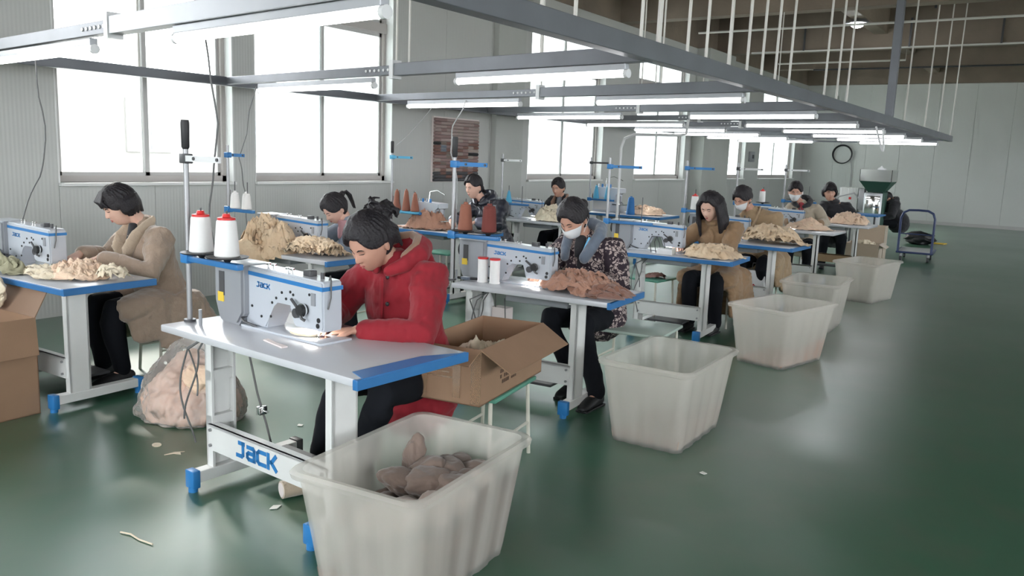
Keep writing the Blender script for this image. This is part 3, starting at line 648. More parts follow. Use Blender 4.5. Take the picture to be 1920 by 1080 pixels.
# ------------------------------------------------------------------ bins
def make_bin(name='plastic_bin', L_=.84, W_=.58, H=.49, ribs=True):
    t = thing(name, 'x', 'bin')
    def ring(hx, hy, z, rc=.06, fl=0., n=4):
        out = []; per = []
        for (cx, cy, a0) in ((hx-rc, hy-rc, 0), (-hx+rc, hy-rc, 90), (-hx+rc, -hy+rc, 180), (hx-rc, -hy+rc, 270)):
            for k in range(6):
                a = math.radians(a0+90*k/5); per.append((cx+rc*math.cos(a), cy+rc*math.sin(a)))
        res = []
        for i in range(len(per)):
            p, q = per[i], per[(i+1) % len(per)]; res.append(p)
            if i % 6 == 5:
                for k in range(1, 24):
                    s_ = k/24; x = p[0]+(q[0]-p[0])*s_; y = p[1]+(q[1]-p[1])*s_
                    nx, ny = (q[1]-p[1]), -(q[0]-p[0]); l_ = math.hypot(nx, ny); d = fl*(1 if (math.sin(s_*PI*2*3.5) > .15) else 0)
                    res.append((x-nx/l_*d, y-ny/l_*d))
        return [(x, y, z) for x, y in res]
    hx, hy = W_/2, L_/2; b = MB(); rings = []
    def f(s_): return (hx-.075+.06*s_, hy-.085+.07*s_)
    for s_, z in ((0, .0), (.02, .012), (.12, .05), (.5, H*.5), (.84, H*.86)): rings.append(ring(*f(s_), z, fl=.007))
    rings.append(ring(*f(.93), H*.93, fl=0)); 
    rings.append(ring(hx-.012, hy-.012, H-.035)); rings.append(ring(hx, hy, H-.03)); rings.append(ring(hx+.004, hy+.004, H-.012)); rings.append(ring(hx-.006, hy-.006, H)); rings.append(ring(hx-.028, hy-.028, H-.003))
    for s_, z in ((.90, H*.93), (.84, H*.86), (.5, H*.5), (.12, .06), (.05, .02)): 
        a, c = f(s_); rings.append(ring(a-.008, c-.008, z, fl=.011 if s_ < .9 else 0))
    n = len(rings[0]); V = [[b.bm.verts.new(p) for p in r_] for r_ in rings]
    for A, B in zip(V, V[1:]):
        for k in range(n): b.bm.faces.new((A[k], A[(k+1) % n], B[(k+1) % n], B[k]))
    b.bm.faces.new(V[0][::-1]); b.bm.faces.new(V[-1])
    b.build('tub', 'bin_plastic', t, ang=50)
    return t
b0 = make_bin(); place(b0, (-1.955, 2.295, 0), R(6), 1, 'nearest white plastic bin, holding taupe fabric pieces', 'white plastic bins along the aisle')
for (x, y, a, l_) in ((-1.875, 4.49, 1.5, 'second nearest white plastic bin, beside the table of the printed jacket'), (-1.90, 6.86, -13, 'third white plastic bin along the aisle, standing askew'), (-2.07, 8.62, 3, 'fourth white plastic bin, mostly hidden behind the askew one'), (-2.03, 10.9, -10, 'farthest white plastic bin, in front of the hand trolley')):
    place(copy_tree(b0), (x, y, 0), R(a), 1, l_, 'white plastic bins along the aisle')
# crumpled fabric
def crumple(name, m, c, size, h, seed, label=None, cat=None, group=None, n=5, res=30, flat=.85, kind=None, rz=0, fr=5., amp=.8):
    """heap of crumpled cloth: several wrinkled sheets lying over a mound"""
    rs = np.random.RandomState(seed); mb = MB(); sx, sy = size
    for i in range(n):
        a = rs.rand()*6.28; rr_ = rs.rand()**.7*(.62 if n > 1 else 0); ca, sa = math.cos(a), math.sin(a)
        cx, cy = rr_*sx*ca*.8, rr_*sy*sa*.8; s1 = (.62+.3*rs.rand()) if n > 1 else 1.; th = rs.rand()*3.14 if n > 1 else 0
        u, v_ = np.meshgrid(np.linspace(-1, 1, res), np.linspace(-1, 1, res), indexing='ij')
        P0 = np.stack([u.ravel(), v_.ravel(), np.full(res*res, i*.7)], 1)
        w1 = nz(P0, .8, seed*31+i, 2); w2 = nz(P0, .8, seed*37+i+100, 2)
        q = np.stack([u.ravel()*(1-.25*v_.ravel()**2)+.22*w1, v_.ravel()*(1-.25*u.ravel()**2)+.22*w2], 1)*s1
        X = cx+(q[:, 0]*math.cos(th)-q[:, 1]*math.sin(th))*sx; Y = cy+(q[:, 0]*math.sin(th)+q[:, 1]*math.cos(th))*sy
        rad = np.sqrt((X/sx)**2+(Y/sy)**2); mound = h*np.clip(1-rad**2*.85, 0, 1)**flat
        Q = np.stack([q[:, 0]*sx, q[:, 1]*sy, P0[:, 2]*.1], 1)
        fl = .5-np.abs(nz(Q, fr, seed+i*7, 2))*1.3; fl2 = nz(Q, fr*2.6, seed+i*11, 2)
        big = nz(np.stack([X/sx, Y/sy, np.full(len(X), i*.35)], 1), .62, seed+3, 2)
        mound = mound*np.clip(.80+.38*big, .25, 1.25)
        A_ = .026+.24*h
        Z = mound*(.70+.30*(i+1)/n)+(A_*fl+A_*.34*fl2)*amp*np.clip(mound/h*1.3+.25, 0, 1)+.004+.002*i
        Z = np.maximum(Z, .0015+.0012*i)
        mb.grid(np.stack([X, Y, Z], 1).reshape(res, res, 3))
    o = mb.build(name, m, ang=180); o.location = c; o.rotation_euler = (0, 0, rz)
    return tag(o, label, cat, group, kind)
def fabric(label, m, c, size, h, seed, **k): return crumple('fabric_heap', m, c, size, h, seed, label, 'fabric', k.pop('group', None), **k)
def lump(m, c, size, seed, label, rot, group, name='fabric_bundle'):
    bm_ = MB(); bmesh.ops.create_icosphere(bm_.bm, subdivisions=5, radius=1); me = bm_.mesh(name, True, 180)
    P = coords(me); v_ = nz(P, .42, seed, 2); rdg = .4-np.abs(nz(P*np.array([1, .6, 1]), .5, seed+9, 2))*1.5
    P = P*(1+.20*v_+.16*rdg+.05*nz(P, 1.6, seed+5, 2))[:, None]*np.array(size)
    setco(me, P); o = link(me, name, m); o.location = c; o.rotation_euler = rot
    return tag(o, label, 'fabric', group)
g = 'taupe fabric pieces in the nearest bin'
# pieces in the nearest bin, bin frame -> world
def bw(x, y, z, a=R(6), cx=-1.955, cy=2.295): return (cx+x*math.cos(a)-y*math.sin(a), cy+x*math.sin(a)+y*math.cos(a), z)
BP = [(-.13, .10, .32, .05, .11, 'standing upright at the top of the pile'), (-.06, .12, .27, .10, .08, ''), (.04, .13, .27, .10, .07, ''), (-.12, .0, .25, .10, .07, ''), (.0, .02, .27, .10, .07, ''), (.10, .05, .26, .10, .07, ''), (-.02, .22, .25, .10, .08, ''), (.11, .20, .26, .10, .07, ''), (.17, .12, .27, .06, .06, ''), (-.16, -.22, .20, .08, .08, ''), (-.05, -.23, .20, .10, .08, ''), (.04, -.19, .22, .10, .07, ''), (.12, -.12, .24, .09, .07, ''), (.0, -.13, .19, .10, .08, ''), (.15, -.02, .24, .08, .07, ''), (-.14, -.10, .17, .09, .07, '')]
desc = ['upright', 'rounded folded', 'flat folded', 'darker rounded', 'plump rolled', 'creased oval', 'rear crumpled', 'rear dark', 'small pale', 'lone rounded', 'front pale twisted', 'front open folded', 'pale pinkish', 'low crumpled', 'side pale', 'low dark']
pos_ = ['standing up at the back left of the pile', 'behind the middle of the pile', 'right behind the middle', 'left of the middle of the pile', 'in the middle of the pile', 'right of the middle', 'at the far end of the bin', 'at the far right of the bin', 'against the right rim', 'apart at the front left', 'nearest the front wall', 'front centre of the pile', 'by the front right rim', 'sunk between front and middle', 'against the right wall', 'deep beside the left wall']
for k, (x, y, z, s1, s2, _) in enumerate(BP):
    rs = random.Random(k+5)
    rot = (rs.uniform(-.4, .4), rs.uniform(-.4, .4), rs.uniform(0, 6)); sz = (s1, s1*.82, s2*.8)
    if k == 0: rot = (0, .25, .4); sz = (.045, .04, .085)
    lump('taupe_pale' if k in (8, 10, 11, 12, 14) else 'taupe_cloth', bw(x+.02, y+.02, z+.085), sz, 40+k*3, '%s taupe piece in the nearest bin, %s' % (desc[k], pos_[k]), rot, g)
def bin_fill(m, c, a, H, seed, label):
    """loose scraps lying in a bin up to its walls; H(u, v) is the height over the floor of the tub"""
    n = 44; mb = MB(); u, v_ = np.meshgrid(np.linspace(-1, 1, n), np.linspace(-1, 1, n), indexing='ij')
    Q = np.stack([u.ravel()*.22, v_.ravel()*.34, np.zeros(n*n)], 1)
    Z = H(u.ravel(), v_.ravel())*(1+.22*nz(Q, 3, seed, 2))+.022*(.5-np.abs(nz(Q, 6, seed+3, 2))*1.4); Z = np.clip(Z, .022, .43)
    hx = .200+.060*Z/.49; hy = .320+.070*Z/.49
    mb.grid(np.stack([u.ravel()*hx, v_.ravel()*hy, Z], 1).reshape(n, n, 3))
    vs = list(mb.bm.verts); idx = [(i, 0) for i in range(n)]+[(n-1, j) for j in range(1, n)]+[(i, n-1) for i in range(n-2, -1, -1)]+[(0, j) for j in range(n-2, 0, -1)]
    mb.bm.verts.ensure_lookup_table(); top = [mb.bm.verts[i*n+j] for i, j in idx]; prev = top
    for f_ in (.5, 0):
        cur = []
        for t_, (i, j) in zip(top, idx):
            z = .02+(t_.co.z-.02)*f_; cur.append(mb.bm.verts.new((u[i, j]*(.200+.060*z/.49), v_[i, j]*(.320+.070*z/.49), z)))
        for k in range(len(idx)):
            q = (k+1) % len(idx); mb.bm.faces.new((prev[k], prev[q], cur[q], cur[k]))
        prev = cur
    o = mb.build('fabric_fill', m, ang=180); o.location = c; o.rotation_euler = (0, 0, a)
    return tag(o, label, 'fabric', None, 'stuff')
ss = smoothstep
bin_fill('taupe_cloth', (-1.955, 2.295, 0), R(6), lambda u, v: .11+.25*ss(-.8, .35, v)*(.5+.5*ss(-.5, .7, u)), 77, 'mass of taupe fabric scraps filling the lower part of the nearest bin')
bin_fill('taupe_pale', (-1.875, 4.49, 0), R(1.5), lambda u, v: .03+.10*ss(-.2, .9, u)*ss(-1, .0, v)+.03*ss(-.2, -.9, v), 78, 'small grey scraps at the bottom of the second bin')
bin_fill('rust_cloth', (-1.90, 6.86, 0), R(-13), lambda u, v: .024+.12*ss(.2, .9, u)*ss(-.2, .6, v), 79, 'small brown scraps at the bottom of the askew third bin')
# heaps on tables
fabric('brown crumpled garments on the table of the masked woman in printed jacket', 'rust_cloth', (-2.56, 4.60, .772), (.35, .21), .13, 3, n=6, res=56, rz=R(-20), fr=6)
fabric('darker brown garment hanging over the front corner of the table with the water bottle', 'brown_cloth', (-2.33, 4.50, .79), (.20, .14), .05, 4, n=3, res=30, rz=R(-40))
fabric('cream lace cuttings heaped on the table behind the red coat', 'cream_cloth', (-5.03, 4.50, .772), (.45, .21), .12, 5, n=8, res=50, fr=9, kind='stuff')
o = fabric('high ball of cream lace cuttings spilling over the table edge behind the front machine', 'cream_cloth', (-5.40, 4.40, .73), (.25, .20), .27, 6, n=7, res=50, fr=8, kind='stuff', flat=.45)
o = lump('cream_cloth', (-5.42, 4.22, .72), (.17, .10, .15), 8, 'cream lace bundle hanging down over the front edge of the left row table', (.1, .2, .3), None)
fabric('peach and cream fabric heap on the blue table before the woman in beige coat', 'peach_cloth', (-5.08, 2.66, .772), (.22, .17), .085, 9, n=6, res=44, fr=8)
fabric('ivory folded fabric piece at the right end of the blue table of the beige coat', 'ivory_cloth', (-4.82, 2.74, .772), (.12, .11), .085, 10, n=3, res=34, fr=7)
fabric('cream fabric strewn in the middle of the left blue table', 'ivory_cloth', (-5.25, 2.55, .772), (.24, .14), .045, 11, n=4, res=34)
fabric('olive green fabric bunched beside the left machine', 'olive_cloth', (-5.58, 2.46, .772), (.20, .10), .10, 12, n=3, res=40, fr=5)
o = lump('ivory_cloth', (-5.32, 2.27, .70), (.15, .05, .10), 19, 'cream fabric hanging over the front edge of the left blue table', (0, .3, 0), None)
fabric('dark grey folded cloth at the left edge behind the cardboard box', 'grey_cloth', (-5.78, 2.50, .80), (.12, .10), .08, 14, n=3)
fabric('cream crumpled fabric before the long haired woman in tan coat', 'cream_cloth', (-2.66, 7.15, .772), (.27, .17), .12, 15, n=4, res=40, fr=6)
fabric('big peach and cream heap before the masked woman in camel coat', 'cream_cloth', (-2.70, 9.0, .772), (.34, .24), .19, 16, n=7, res=40, fr=8)
fabric('small peach heap on the white table of the oatmeal jacket', 'peach_cloth', (-2.95, 11.5, .772), (.28, .20), .12, 17, n=5, res=30, fr=8)
fabric('pale peach heap on the brown topped table before the short haired woman', 'peach_cloth', (-2.80, 13.3, .772), (.28, .22), .18, 18, n=5, res=30, fr=8)
fabric('brown garment heap on the bright blue table before the woman in dark puffer coat', 'rust_cloth', (-5.98, 7.1, .772), (.27, .2), .24, 20, n=6, res=36, fr=7)
fabric('ivory heap on the white table before the man', 'ivory_cloth', (-5.68, 9.35, .772), (.30, .20), .19, 21, n=5, res=36, fr=7)
fabric('pale peach pieces on the blue table with blue cone by the window wall', 'peach_cloth', (-5.55, 11.9, .772), (.36, .2), .12, 22, n=5, res=30, fr=8)
fabric('flat brown cloth strip lying at the right end of the bright blue table', 'wood_board', (-5.42, 7.05, .772), (.22, .12), .02, 23, n=2)
MB().prism([(0, 0), (.16, -.02), (.20, .08), (.10, .12), (.02, .10)], 0, .004, 'XY').build('paper', 'ivory_cloth').location = (0, 0, -5)
bpy.data.objects.remove(bpy.data.objects['paper'])
def flatpiece(name, label, cat, poly, loc, m, th=.004, rz=0, curl=.0):
    mb = MB().prism(poly, 0, th, 'XY'); o = mb.build(name, m, smooth=False); o.location = loc; o.rotation_euler = (curl, curl*.5, rz); return tag(o, label, cat)
ell = [(.085*math.cos(t), .055*math.sin(t)) for t in np.linspace(0, 2*PI, 20)[:-1]]
flatpiece('fabric_cup', 'ivory fabric piece under the needle, held by the woman in red', 'fabric', ell, (-2.82, 2.50, .783), 'ivory_cloth', .010)
flatpiece('paper_slip', 'pale pink slip lying on the front table near its front edge', 'paper', [(-.09, .02), (.08, -.02), (.085, .01), (0, .02), (-.085, .045)], (-2.79, 2.29, .771), 'pink_paper', .006)
flatpiece('card_box', 'small grey block beside the machine on the front table', 'box', [(0, 0), (.05, 0), (.05, .05), (0, .05)], (-3.36, 2.50, .771), 'motor_grey', .02) if 0 else None
# litter on the floor
for k, (x, y, p, c_, l_) in enumerate([(-3.93, 2.44, [(.028*math.cos(t), .022*math.sin(t)) for t in np.linspace(0, 6.28, 12)[:-1]], 'ivory_cloth', 'round pale scrap on the floor below the plastic bag'), (-3.75, 2.42, [(-.04, -.02), (0, .0), (.04, -.005), (.03, .02), (.05, .03), (0, .015)], 'ivory_cloth', 'jagged pale scrap on the floor left of the front table foot'), (-2.82, 2.32, [(-.03, 0), (0, .02), (.035, .005), (.0, -.015)], 'paper', 'white scrap on the floor below the blue lettering'), (-1.44, 3.99, [(-.02, 0), (0, .02), (.025, .0), (.0, -.02)], 'paper', 'white scrap on the green aisle floor beside the second bin'), (-3.60, 3.15, [(-.02, 0), (0, .02), (.025, .0), (.0, -.02)], 'paper', 'white scrap on the floor beneath the front table'), (-.02, 3.2, [(-.02, 0), (0, .008), (.02, .0), (.0, -.006)], 'paper', 'tiny pale scrap far right on the open floor')]):
    flatpiece('scrap', l_, 'scrap', p, (x, y, .002), c_, .004, k*.7, .08)
o = MB().tube([(-3.12, 1.76, .005), (-3.07, 1.775, .006), (-3.0, 1.77, .005), (-2.92, 1.78, .005)], .0035, 6).build('tape_strip', 'ivory_cloth'); tag(o, 'thin pale cord snippet lying on the floor at the bottom left', 'cord')
# ------------------------------------------------------------------ people
def head_pts(d, k=1.0, face=True):
    """d: unit directions (n,3), face towards -Y. returns skull/face surface"""
    x, y, z = d[:, 0], d[:, 1], d[:, 2]
    P = np.stack([x*.076, np.where(y < 0, y*.093, y*.102), np.where(z > 0, z*.118, z*.122)], 1)*k
    lo = smoothstep(.0, -.95, z); front = smoothstep(.15, -.5, y)
    P[:, 0] *= 1-.34*lo; P[:, 1] += lo*(-.012)+.030*lo*smoothstep(.0, .8, y)*-1
    if face:
        g = lambda cx, cz, sx, sz: np.exp(-((np.abs(x)-cx)/sx)**2-((z-cz)/sz)**2)*front
        nose = np.exp(-(x/.13)**2)*front*smoothstep(.14, -.20, z)*smoothstep(-.34, -.24, z)
        wing = g(.13, -.24, .09, .06)
        P[:, 1] -= .021*nose+.006*wing
        P[:, 1] += .0085*g(.34, .02, .17, .10)
        P[:, 1] -= .004*g(.30, .17, .25, .06)+.003*g(.48, -.20, .2, .16)
        P[:, 1] -= .0075*np.exp(-(x/.24)**2-((z+.43)/.045)**2)*front+.0075*np.exp(-(x/.2)**2-((z+.54)/.05)**2)*front
        P[:, 1] += .005*np.exp(-(x/.26)**2-((z+.485)/.018)**2)*front
        P[:, 1] -= .006*np.exp(-(x/.25)**2-((z+.78)/.14)**2)*front
    return P
def sph(n=96, m_=64):
    th = np.linspace(0, PI, m_); ph = np.linspace(0, 2*PI, n+1)[:-1]
    return th, ph
def sphere_mesh(mb, fn, n=96, m_=64, X=Matrix()):
    th = np.linspace(.001, PI-.001, m_); ph = np.linspace(0, 2*PI, n, endpoint=False); A, B = np.meshgrid(th, ph, indexing='ij')
    d = np.stack([np.sin(A)*np.cos(B), np.sin(A)*np.sin(B), np.cos(A)], -1).reshape(-1, 3)
    P = fn(d); vs = [mb.bm.verts.new(X @ Vector(p)) for p in P]
    for i in range(m_-1):
        for j in range(n):
            a, b_, c, e = i*n+j, i*n+(j+1) % n, (i+1)*n+(j+1) % n, (i+1)*n+j
            mb.bm.faces.new((vs[a], vs[e], vs[c], vs[b_]))
    mb.bm.faces.new([vs[j] for j in range(n)]); mb.bm.faces.new([vs[(m_-1)*n+j] for j in range(n-1, -1, -1)])
def fpt(u, v_, off, k=1):       # point on the face for (x-dir, z-dir), pushed out
    y = -math.sqrt(max(0, 1-u*u-v_*v_)); d = np.array([[u, y, v_]]); p = head_pts(d, k)[0]; return Vector(p)+Vector((u*.4, y, v_*.4)).normalized()*off
def hand(mb, w, tip, side, s_=1., curl=.5):
    """palm from wrist w towards tip, five bent fingers, thumb on the inner side; side=+1 right hand of the figure (its -X side)"""
    w = Vector(w); d = (Vector(tip)-w).normalized(); upv = Vector((0, 0, 1)); rt_ = d.cross(upv).normalized(); nrm = rt_.cross(d).normalized()
    inn = rt_*side     # towards the thumb
    L_ = .085*s_
    mb.loft([w-d*.02, w+d*.015, w+d*L_*.55, w+d*L_], [(.026*s_, .019*s_), (.030*s_, .017*s_), (.040*s_, .015*s_), (.039*s_, .012*s_)], 14, upv=nrm)
    for k, (o_, ln, r) in enumerate(((.030, .070, .0088), (.010, .078, .0092), (-.010, .072, .0088), (-.029, .056, .0078))):
        p = w+d*(L_*.88)+inn*o_*s_; dd = (d+inn*(o_*2.2)).normalized(); pts = [p-dd*.015*s_]; a = .15
        for f_ in (.0, .42, .34, .26):
            if f_: p = p+(dd*math.cos(a)-nrm*math.sin(a))*ln*f_*s_; a += curl
            pts.append(p.copy())
        mb.loft(pts, [r*s_*1.05, r*s_*1.05, r*s_, r*s_*.93, r*s_*.8], 10, upv=rt_)
    p = w+d*.022*s_+inn*.024*s_; t1 = (d*.7+inn*.75-nrm*.25).normalized(); t2 = (d*.95+inn*.2-nrm*.35).normalized()
    mb.loft([p-t1*.012*s_, p, p+t1*.034*s_, p+t1*.034*s_+t2*.028*s_, p+t1*.034*s_+t2*.05*s_], [.0125*s_, .0125*s_, .0105*s_, .0095*s_, .0075*s_], 10)
def person(label, loc, rz, P):
    """seated figure; local frame: origin on the floor below the pelvis, looking towards -Y"""
    t = thing('person', label, 'person', loc, rz, 'workers at the sewing tables')
    g = P.get; sk = g('skin', 'skin'); near = g('near', 1); vox = {2: .0048, 1: .007, 0: .0095}[near]; sd = g('seed', 1)
    hs = g('hs', 1.05); hc = Vector(g('head', (0, -.27, 1.23))); hp = R(g('pitch', 35)); hy = R(g('yaw', 0)); ht = R(g('tilt', 0))
    HX = Matrix.Translation(hc) @ Euler((0, 0, hy)).to_matrix().to_4x4() @ Euler((hp, ht, 0)).to_matrix().to_4x4() @ Matrix.Scale(hs, 4)
    pel = Vector((0, 0, .52)); chest = Vector(g('chest', (0, -.13, .93))); nb = Vector(g('neck', (0, -.17, 1.085)))
    neck_top = HX @ Vector((0, .03, -.07))
    sw = g('sw', .175); sh = [chest+Vector((s_*sw, -.01, .10)) for s_ in (-1, 1)]
    hands = [Vector(h) for h in g('hands', ((-.10, -.45, .80), (.12, -.45, .80)))]; tips = [Vector(h) for h in g('tips', ((.0, -.56, .79), (.03, -.55, .79)))]
    elb = []
    for i, s_ in enumerate((-1, 1)):
        a, b_ = sh[i], hands[i]; mid = (a+b_)/2; dist = (b_-a).length; up_, fo = .29, .25
        hh = math.sqrt(max(.03**2, ((up_+fo)/2)**2-(dist/2)**2)); out = Vector((s_*.75, .25, -.75)).normalized()
        dd = (b_-a).normalized(); out = (out-dd*out.dot(dd)).normalized(); elb.append(mid+out*hh*.9)
    if g('elbows'): elb = [Vector(e) for e in g('elbows')]
    kn = [Vector((s_*.13, -.43, .50)) for s_ in (-1, 1)]; an = [Vector((s_*.13+g('fx', 0), -.36+g('fy', 0)*(.5+i), .09)) for i, s_ in enumerate((-1, 1))]
    if g('stand'): kn = [Vector((s_*.1, -.05, .48)) for s_ in (-1, 1)]; an = [Vector((s_*.1, .0, .09)) for s_ in (-1, 1)]
    # ---- body: one continuous skin surface
    mb = MB()
    sphere_mesh(mb, lambda d: head_pts(d), 96 if near else 48, 64 if near else 32, HX)
    for s_ in (-1, 1):
        E_ = HX @ T((s_*.076, .012, -.01), (0, 0, s_*.35)) @ Matrix.Diagonal((.010, .020, .032, 1)); bmesh.ops.create_uvsphere(mb.bm, u_segments=12, v_segments=8, radius=1, matrix=E_)
    mb.loft([nb-Vector((0, -.02, .06)), nb, (nb+neck_top)/2, neck_top], [(.07, .06), (.058, .056), (.052, .052), (.054, .056)], 16)
    mb.loft([pel, (pel+chest)/2, chest, chest+Vector((0, -.02, .12))], [(.15, .10), (.13, .09), (.15, .095), (.10, .06)], 16, upv=(0, -1, 0))
    for i in (0, 1):
        mb.loft([chest+Vector((0, -.01, .09)), sh[i], (sh[i]+elb[i])/2, elb[i], (elb[i]+hands[i])/2, hands[i]], [.05, .048, .042, .036, .032, .025], 12)
        hand(mb, hands[i], tips[i], 1 if i == 0 else -1, g('hand_s', 1.05), g('curl', .45))
        mb.loft([pel+Vector(((i-.5)*.16, 0, 0)), kn[i], (kn[i]+an[i])/2+Vector((0, .02, 0)), an[i], an[i]+Vector((0, -.08, -.04))], [.05, .034, .034, .030, .027], 12)
    me = remesh(mb, vox, 1, .35); bo = link(me, 'body', sk, t)
    # ---- face features
    def feat(nm, pts, r, m_, flat=.6):
        mb = MB(); mb.loft([HX @ p for p in pts], [(x_, x_*flat) for x_ in r], 8, upv=HX.to_3x3() @ Vector((0, -1, 0)))
        return mb.build(nm, m_, bo)
    masked = g('mask')
    if near or 1:
        for s_ in (-1, 1):
            feat('eyebrow', [fpt(s_*u, v_, .0012) for u, v_ in ((.16, .16), (.28, .20), (.42, .19), (.52, .14))], [.0022, .0036, .0034, .0014], 'brow')
            if g('eyes_open'):
                feat('eye', [fpt(s_*u, v_, .001) for u, v_ in ((.20, .03), (.30, .045), (.40, .03))], [.002, .0062, .002], 'edge_white')
                feat('iris', [fpt(s_*u, .04, .0035) for u in (.27, .30, .33)], [.003, .0052, .003], 'black')
            feat('eyelashes', [fpt(s_*u, v_, .0016) for u, v_ in ((.17, .015), (.24, .035 if g('eyes_open') else .0), (.34, .045 if g('eyes_open') else -.01), (.45, .02))], [.0012, .0024, .0026, .0012], 'brow')
        if not masked:
            feat('lips', [fpt(u, v_, .0004) for u, v_ in ((-.20, -.475), (-.1, -.45), (0, -.462), (.1, -.45), (.20, -.475))], [.002, .0048, .0045, .0048, .002], 'lips', .8)
            feat('lower_lip', [fpt(u, v_, .0004) for u, v_ in ((-.15, -.50), (0, -.53), (.15, -.50))], [.002, .0052, .002], 'lips', .8)
            for s_ in (-1, 1): feat('nostril', [fpt(s_*.07, -.285, .0), fpt(s_*.11, -.28, .0)], [.0022, .0022], 'brow')
    if masked:
        U, V_ = np.meshgrid(np.linspace(-1, 1, 25), np.linspace(0, 1, 17), indexing='ij')
        az = U*1.18; zz = -.12-V_*.70; 
        d = np.stack([np.sin(az)*np.sqrt(1-zz**2), -np.cos(az)*np.sqrt(1-zz**2), zz], -1).reshape(-1, 3)
        Q = head_pts(d, 1.0, False); bl_ = (np.exp(-(U.ravel()/.5)**2)*np.sin(V_.ravel()*PI)*.016+.0065); nn = d.copy(); nn[:, 2] *= .4
        ridge = np.exp(-(U.ravel()/.22)**2)*np.exp(-((V_.ravel()-.1)/.25)**2)*.016
        Q = Q+nn*(bl_+ridge)[:, None]; Q = np.array([tuple(HX @ Vector(p)) for p in Q])
        mk = MB().grid(Q.reshape(25, 17, 3)).build('face_mask', 'mask', t, ang=180)
        sm = mk.modifiers.new('s', 'SOLIDIFY'); sm.thickness = .002
        for s_ in (-1, 1):
            MB().tube([HX @ Vector(p) for p in ((s_*.066, -.045, -.03), (s_*.082, -.01, .005), (s_*.088, .02, .02), (s_*.086, .03, -.02), (s_*.07, -.03, -.075))], .0016, 6).build('ear_loop', 'mask', mk)
    # ---- hair
    hk = g('hair', 'bun'); hl = MB(); fr_ = g('fringe', .50)
    def hairfn(d):
        P_ = head_pts(d, 1.0, False); x, y, z = d[:, 0], d[:, 1], d[:, 2]
        line = fr_-.55*smoothstep(.2, 1., np.abs(x))+(.12*np.abs(x) if g('parting') else 0)
        face_ = smoothstep(line+.10, line-.06, z)*smoothstep(.30, -.05, y+.0*z)
        low = smoothstep(g('nape', -.50), g('nape', -.50)-.25, z)
        vol = g('vol', .014)+.010*smoothstep(-.2, .8, z)
        st = .0040*np.sin(np.arctan2(x, y+.3)*34+3*z+2*nz(d, 1.2, sd+2, 1))+.004*nz(d*np.array([1, 1, .4]), 1.4, sd, 2)
        kk = (vol+st)*(1-face_)*(1-low)-.030*np.maximum(face_, low)
        if g('parting'): kk -= .008*np.exp(-((x-.1)/.05)**2)*(z > .3)
        n_ = d/np.linalg.norm(d, axis=1)[:, None]
        return P_+n_*kk[:, None]
    sphere_mesh(hl, hairfn, 120 if near else 72, 70 if near else 44, HX)
    rs = random.Random(sd)
    def hloft(pts, rad, seg=10): hl.loft([HX @ Vector(p) for p in pts], rad, seg)
    if hk == 'bob':
        for k in range(34):
            a = -2.15+4.3*k/33; x, y = math.sin(a), math.cos(a)
            if y < -.2: continue
            z1 = -.055-.03*max(0, y)+rs.uniform(-.01, .01)
            hloft([(x*.06, y*.08, .07), (x*.092, y*.108, .02), (x*.092, y*.108, -.03), (x*.078, y*.095, z1)], [.016, .018, .016, .008], 8)
        for k in range(16):   # fringe
            u = -.62+1.24*k/15; hloft([(u*.05, -.05, .115), (u*.1, -.098, .075), (u*.115, -.103+.03*abs(u), .038+rs.uniform(-.006, .004))], [.013, .013, .006], 8)
    if hk == 'long':
        for sg in (-1, 1):
            for k in range(15):
                f_ = k/14; y0_ = -.055+.13*f_; x0_ = sg*(.082+.012*math.sin(f_*3))
                ex = sg*(.082+.030*math.sin(f_*3))+rs.uniform(-.006, .006)
                hloft([(x0_*.55, y0_*.8, .10), (x0_, y0_, .04), (x0_*1.12, y0_, -.05), (ex*1.12, y0_-.005, -.13), (ex*1.1, y0_-.02, -.20+rs.uniform(-.02, .01)-.03*(1-f_))], [.014, .020, .022, .020, .010], 8)
        for k in range(9):
            x_ = -.07+.14*k/8; hloft([(x_, .085, .05), (x_*1.1, .108, -.03), (x_*1.1, .10, -.12), (x_, .09, -.20)], [.018, .022, .022, .012], 8)
    if hk in ('bun', 'messy', 'pony', 'tied'):
        bc = {'bun': (0, .125, .02), 'messy': (.0, .12, .065), 'pony': (0, .125, .055), 'tied': (0, .115, -.04)}[hk]
        br = {'bun': .036, 'messy': .046, 'pony': .026, 'tied': .03}[hk]
        bmesh.ops.create_uvsphere(hl.bm, u_segments=16, v_segments=12, radius=br, matrix=HX @ Matrix.Translation(bc))
        if hk == 'messy':
            for k in range(34):
                a, b_ = rs.uniform(0, 6.28), rs.uniform(-.3, 1.5); dv = Vector((math.cos(a)*math.cos(b_), math.sin(a)*math.cos(b_), math.sin(b_))); tv = dv.cross(Vector((rs.random(), rs.random(), rs.random()))).normalized()
                c0 = Vector(bc); l_ = br*rs.uniform(.9, 1.35)
                hloft([c0+dv*l_*.5, c0+dv*l_*1.05+tv*.012, c0+dv*l_*1.2+tv*.034, c0+dv*l_*.85+tv*.052], [.009, .0085, .007, .005], 6)
            for k in range(20):
                a = rs.uniform(-2.4, 2.4); hloft([(math.sin(a)*.07, .05+math.cos(a)*.05, .05), (math.sin(a)*.086, .07+math.cos(a)*.06, -.0), (math.sin(a)*.08, .08+math.cos(a)*.04, -.05+rs.uniform(-.02, .02))], [.012, .012, .005], 6)
        if hk == 'pony':
            for k in range(10):
                dx = rs.uniform(-.022, .022); hloft([(dx*.4, .13, .055), (dx, .165, .05+dx*.4), (dx*1.5, .178, .0), (dx*1.2, .165, -.06), (dx, .15, -.10+rs.uniform(-.02, .02))], [.010, .013, .013, .010, .005], 6)
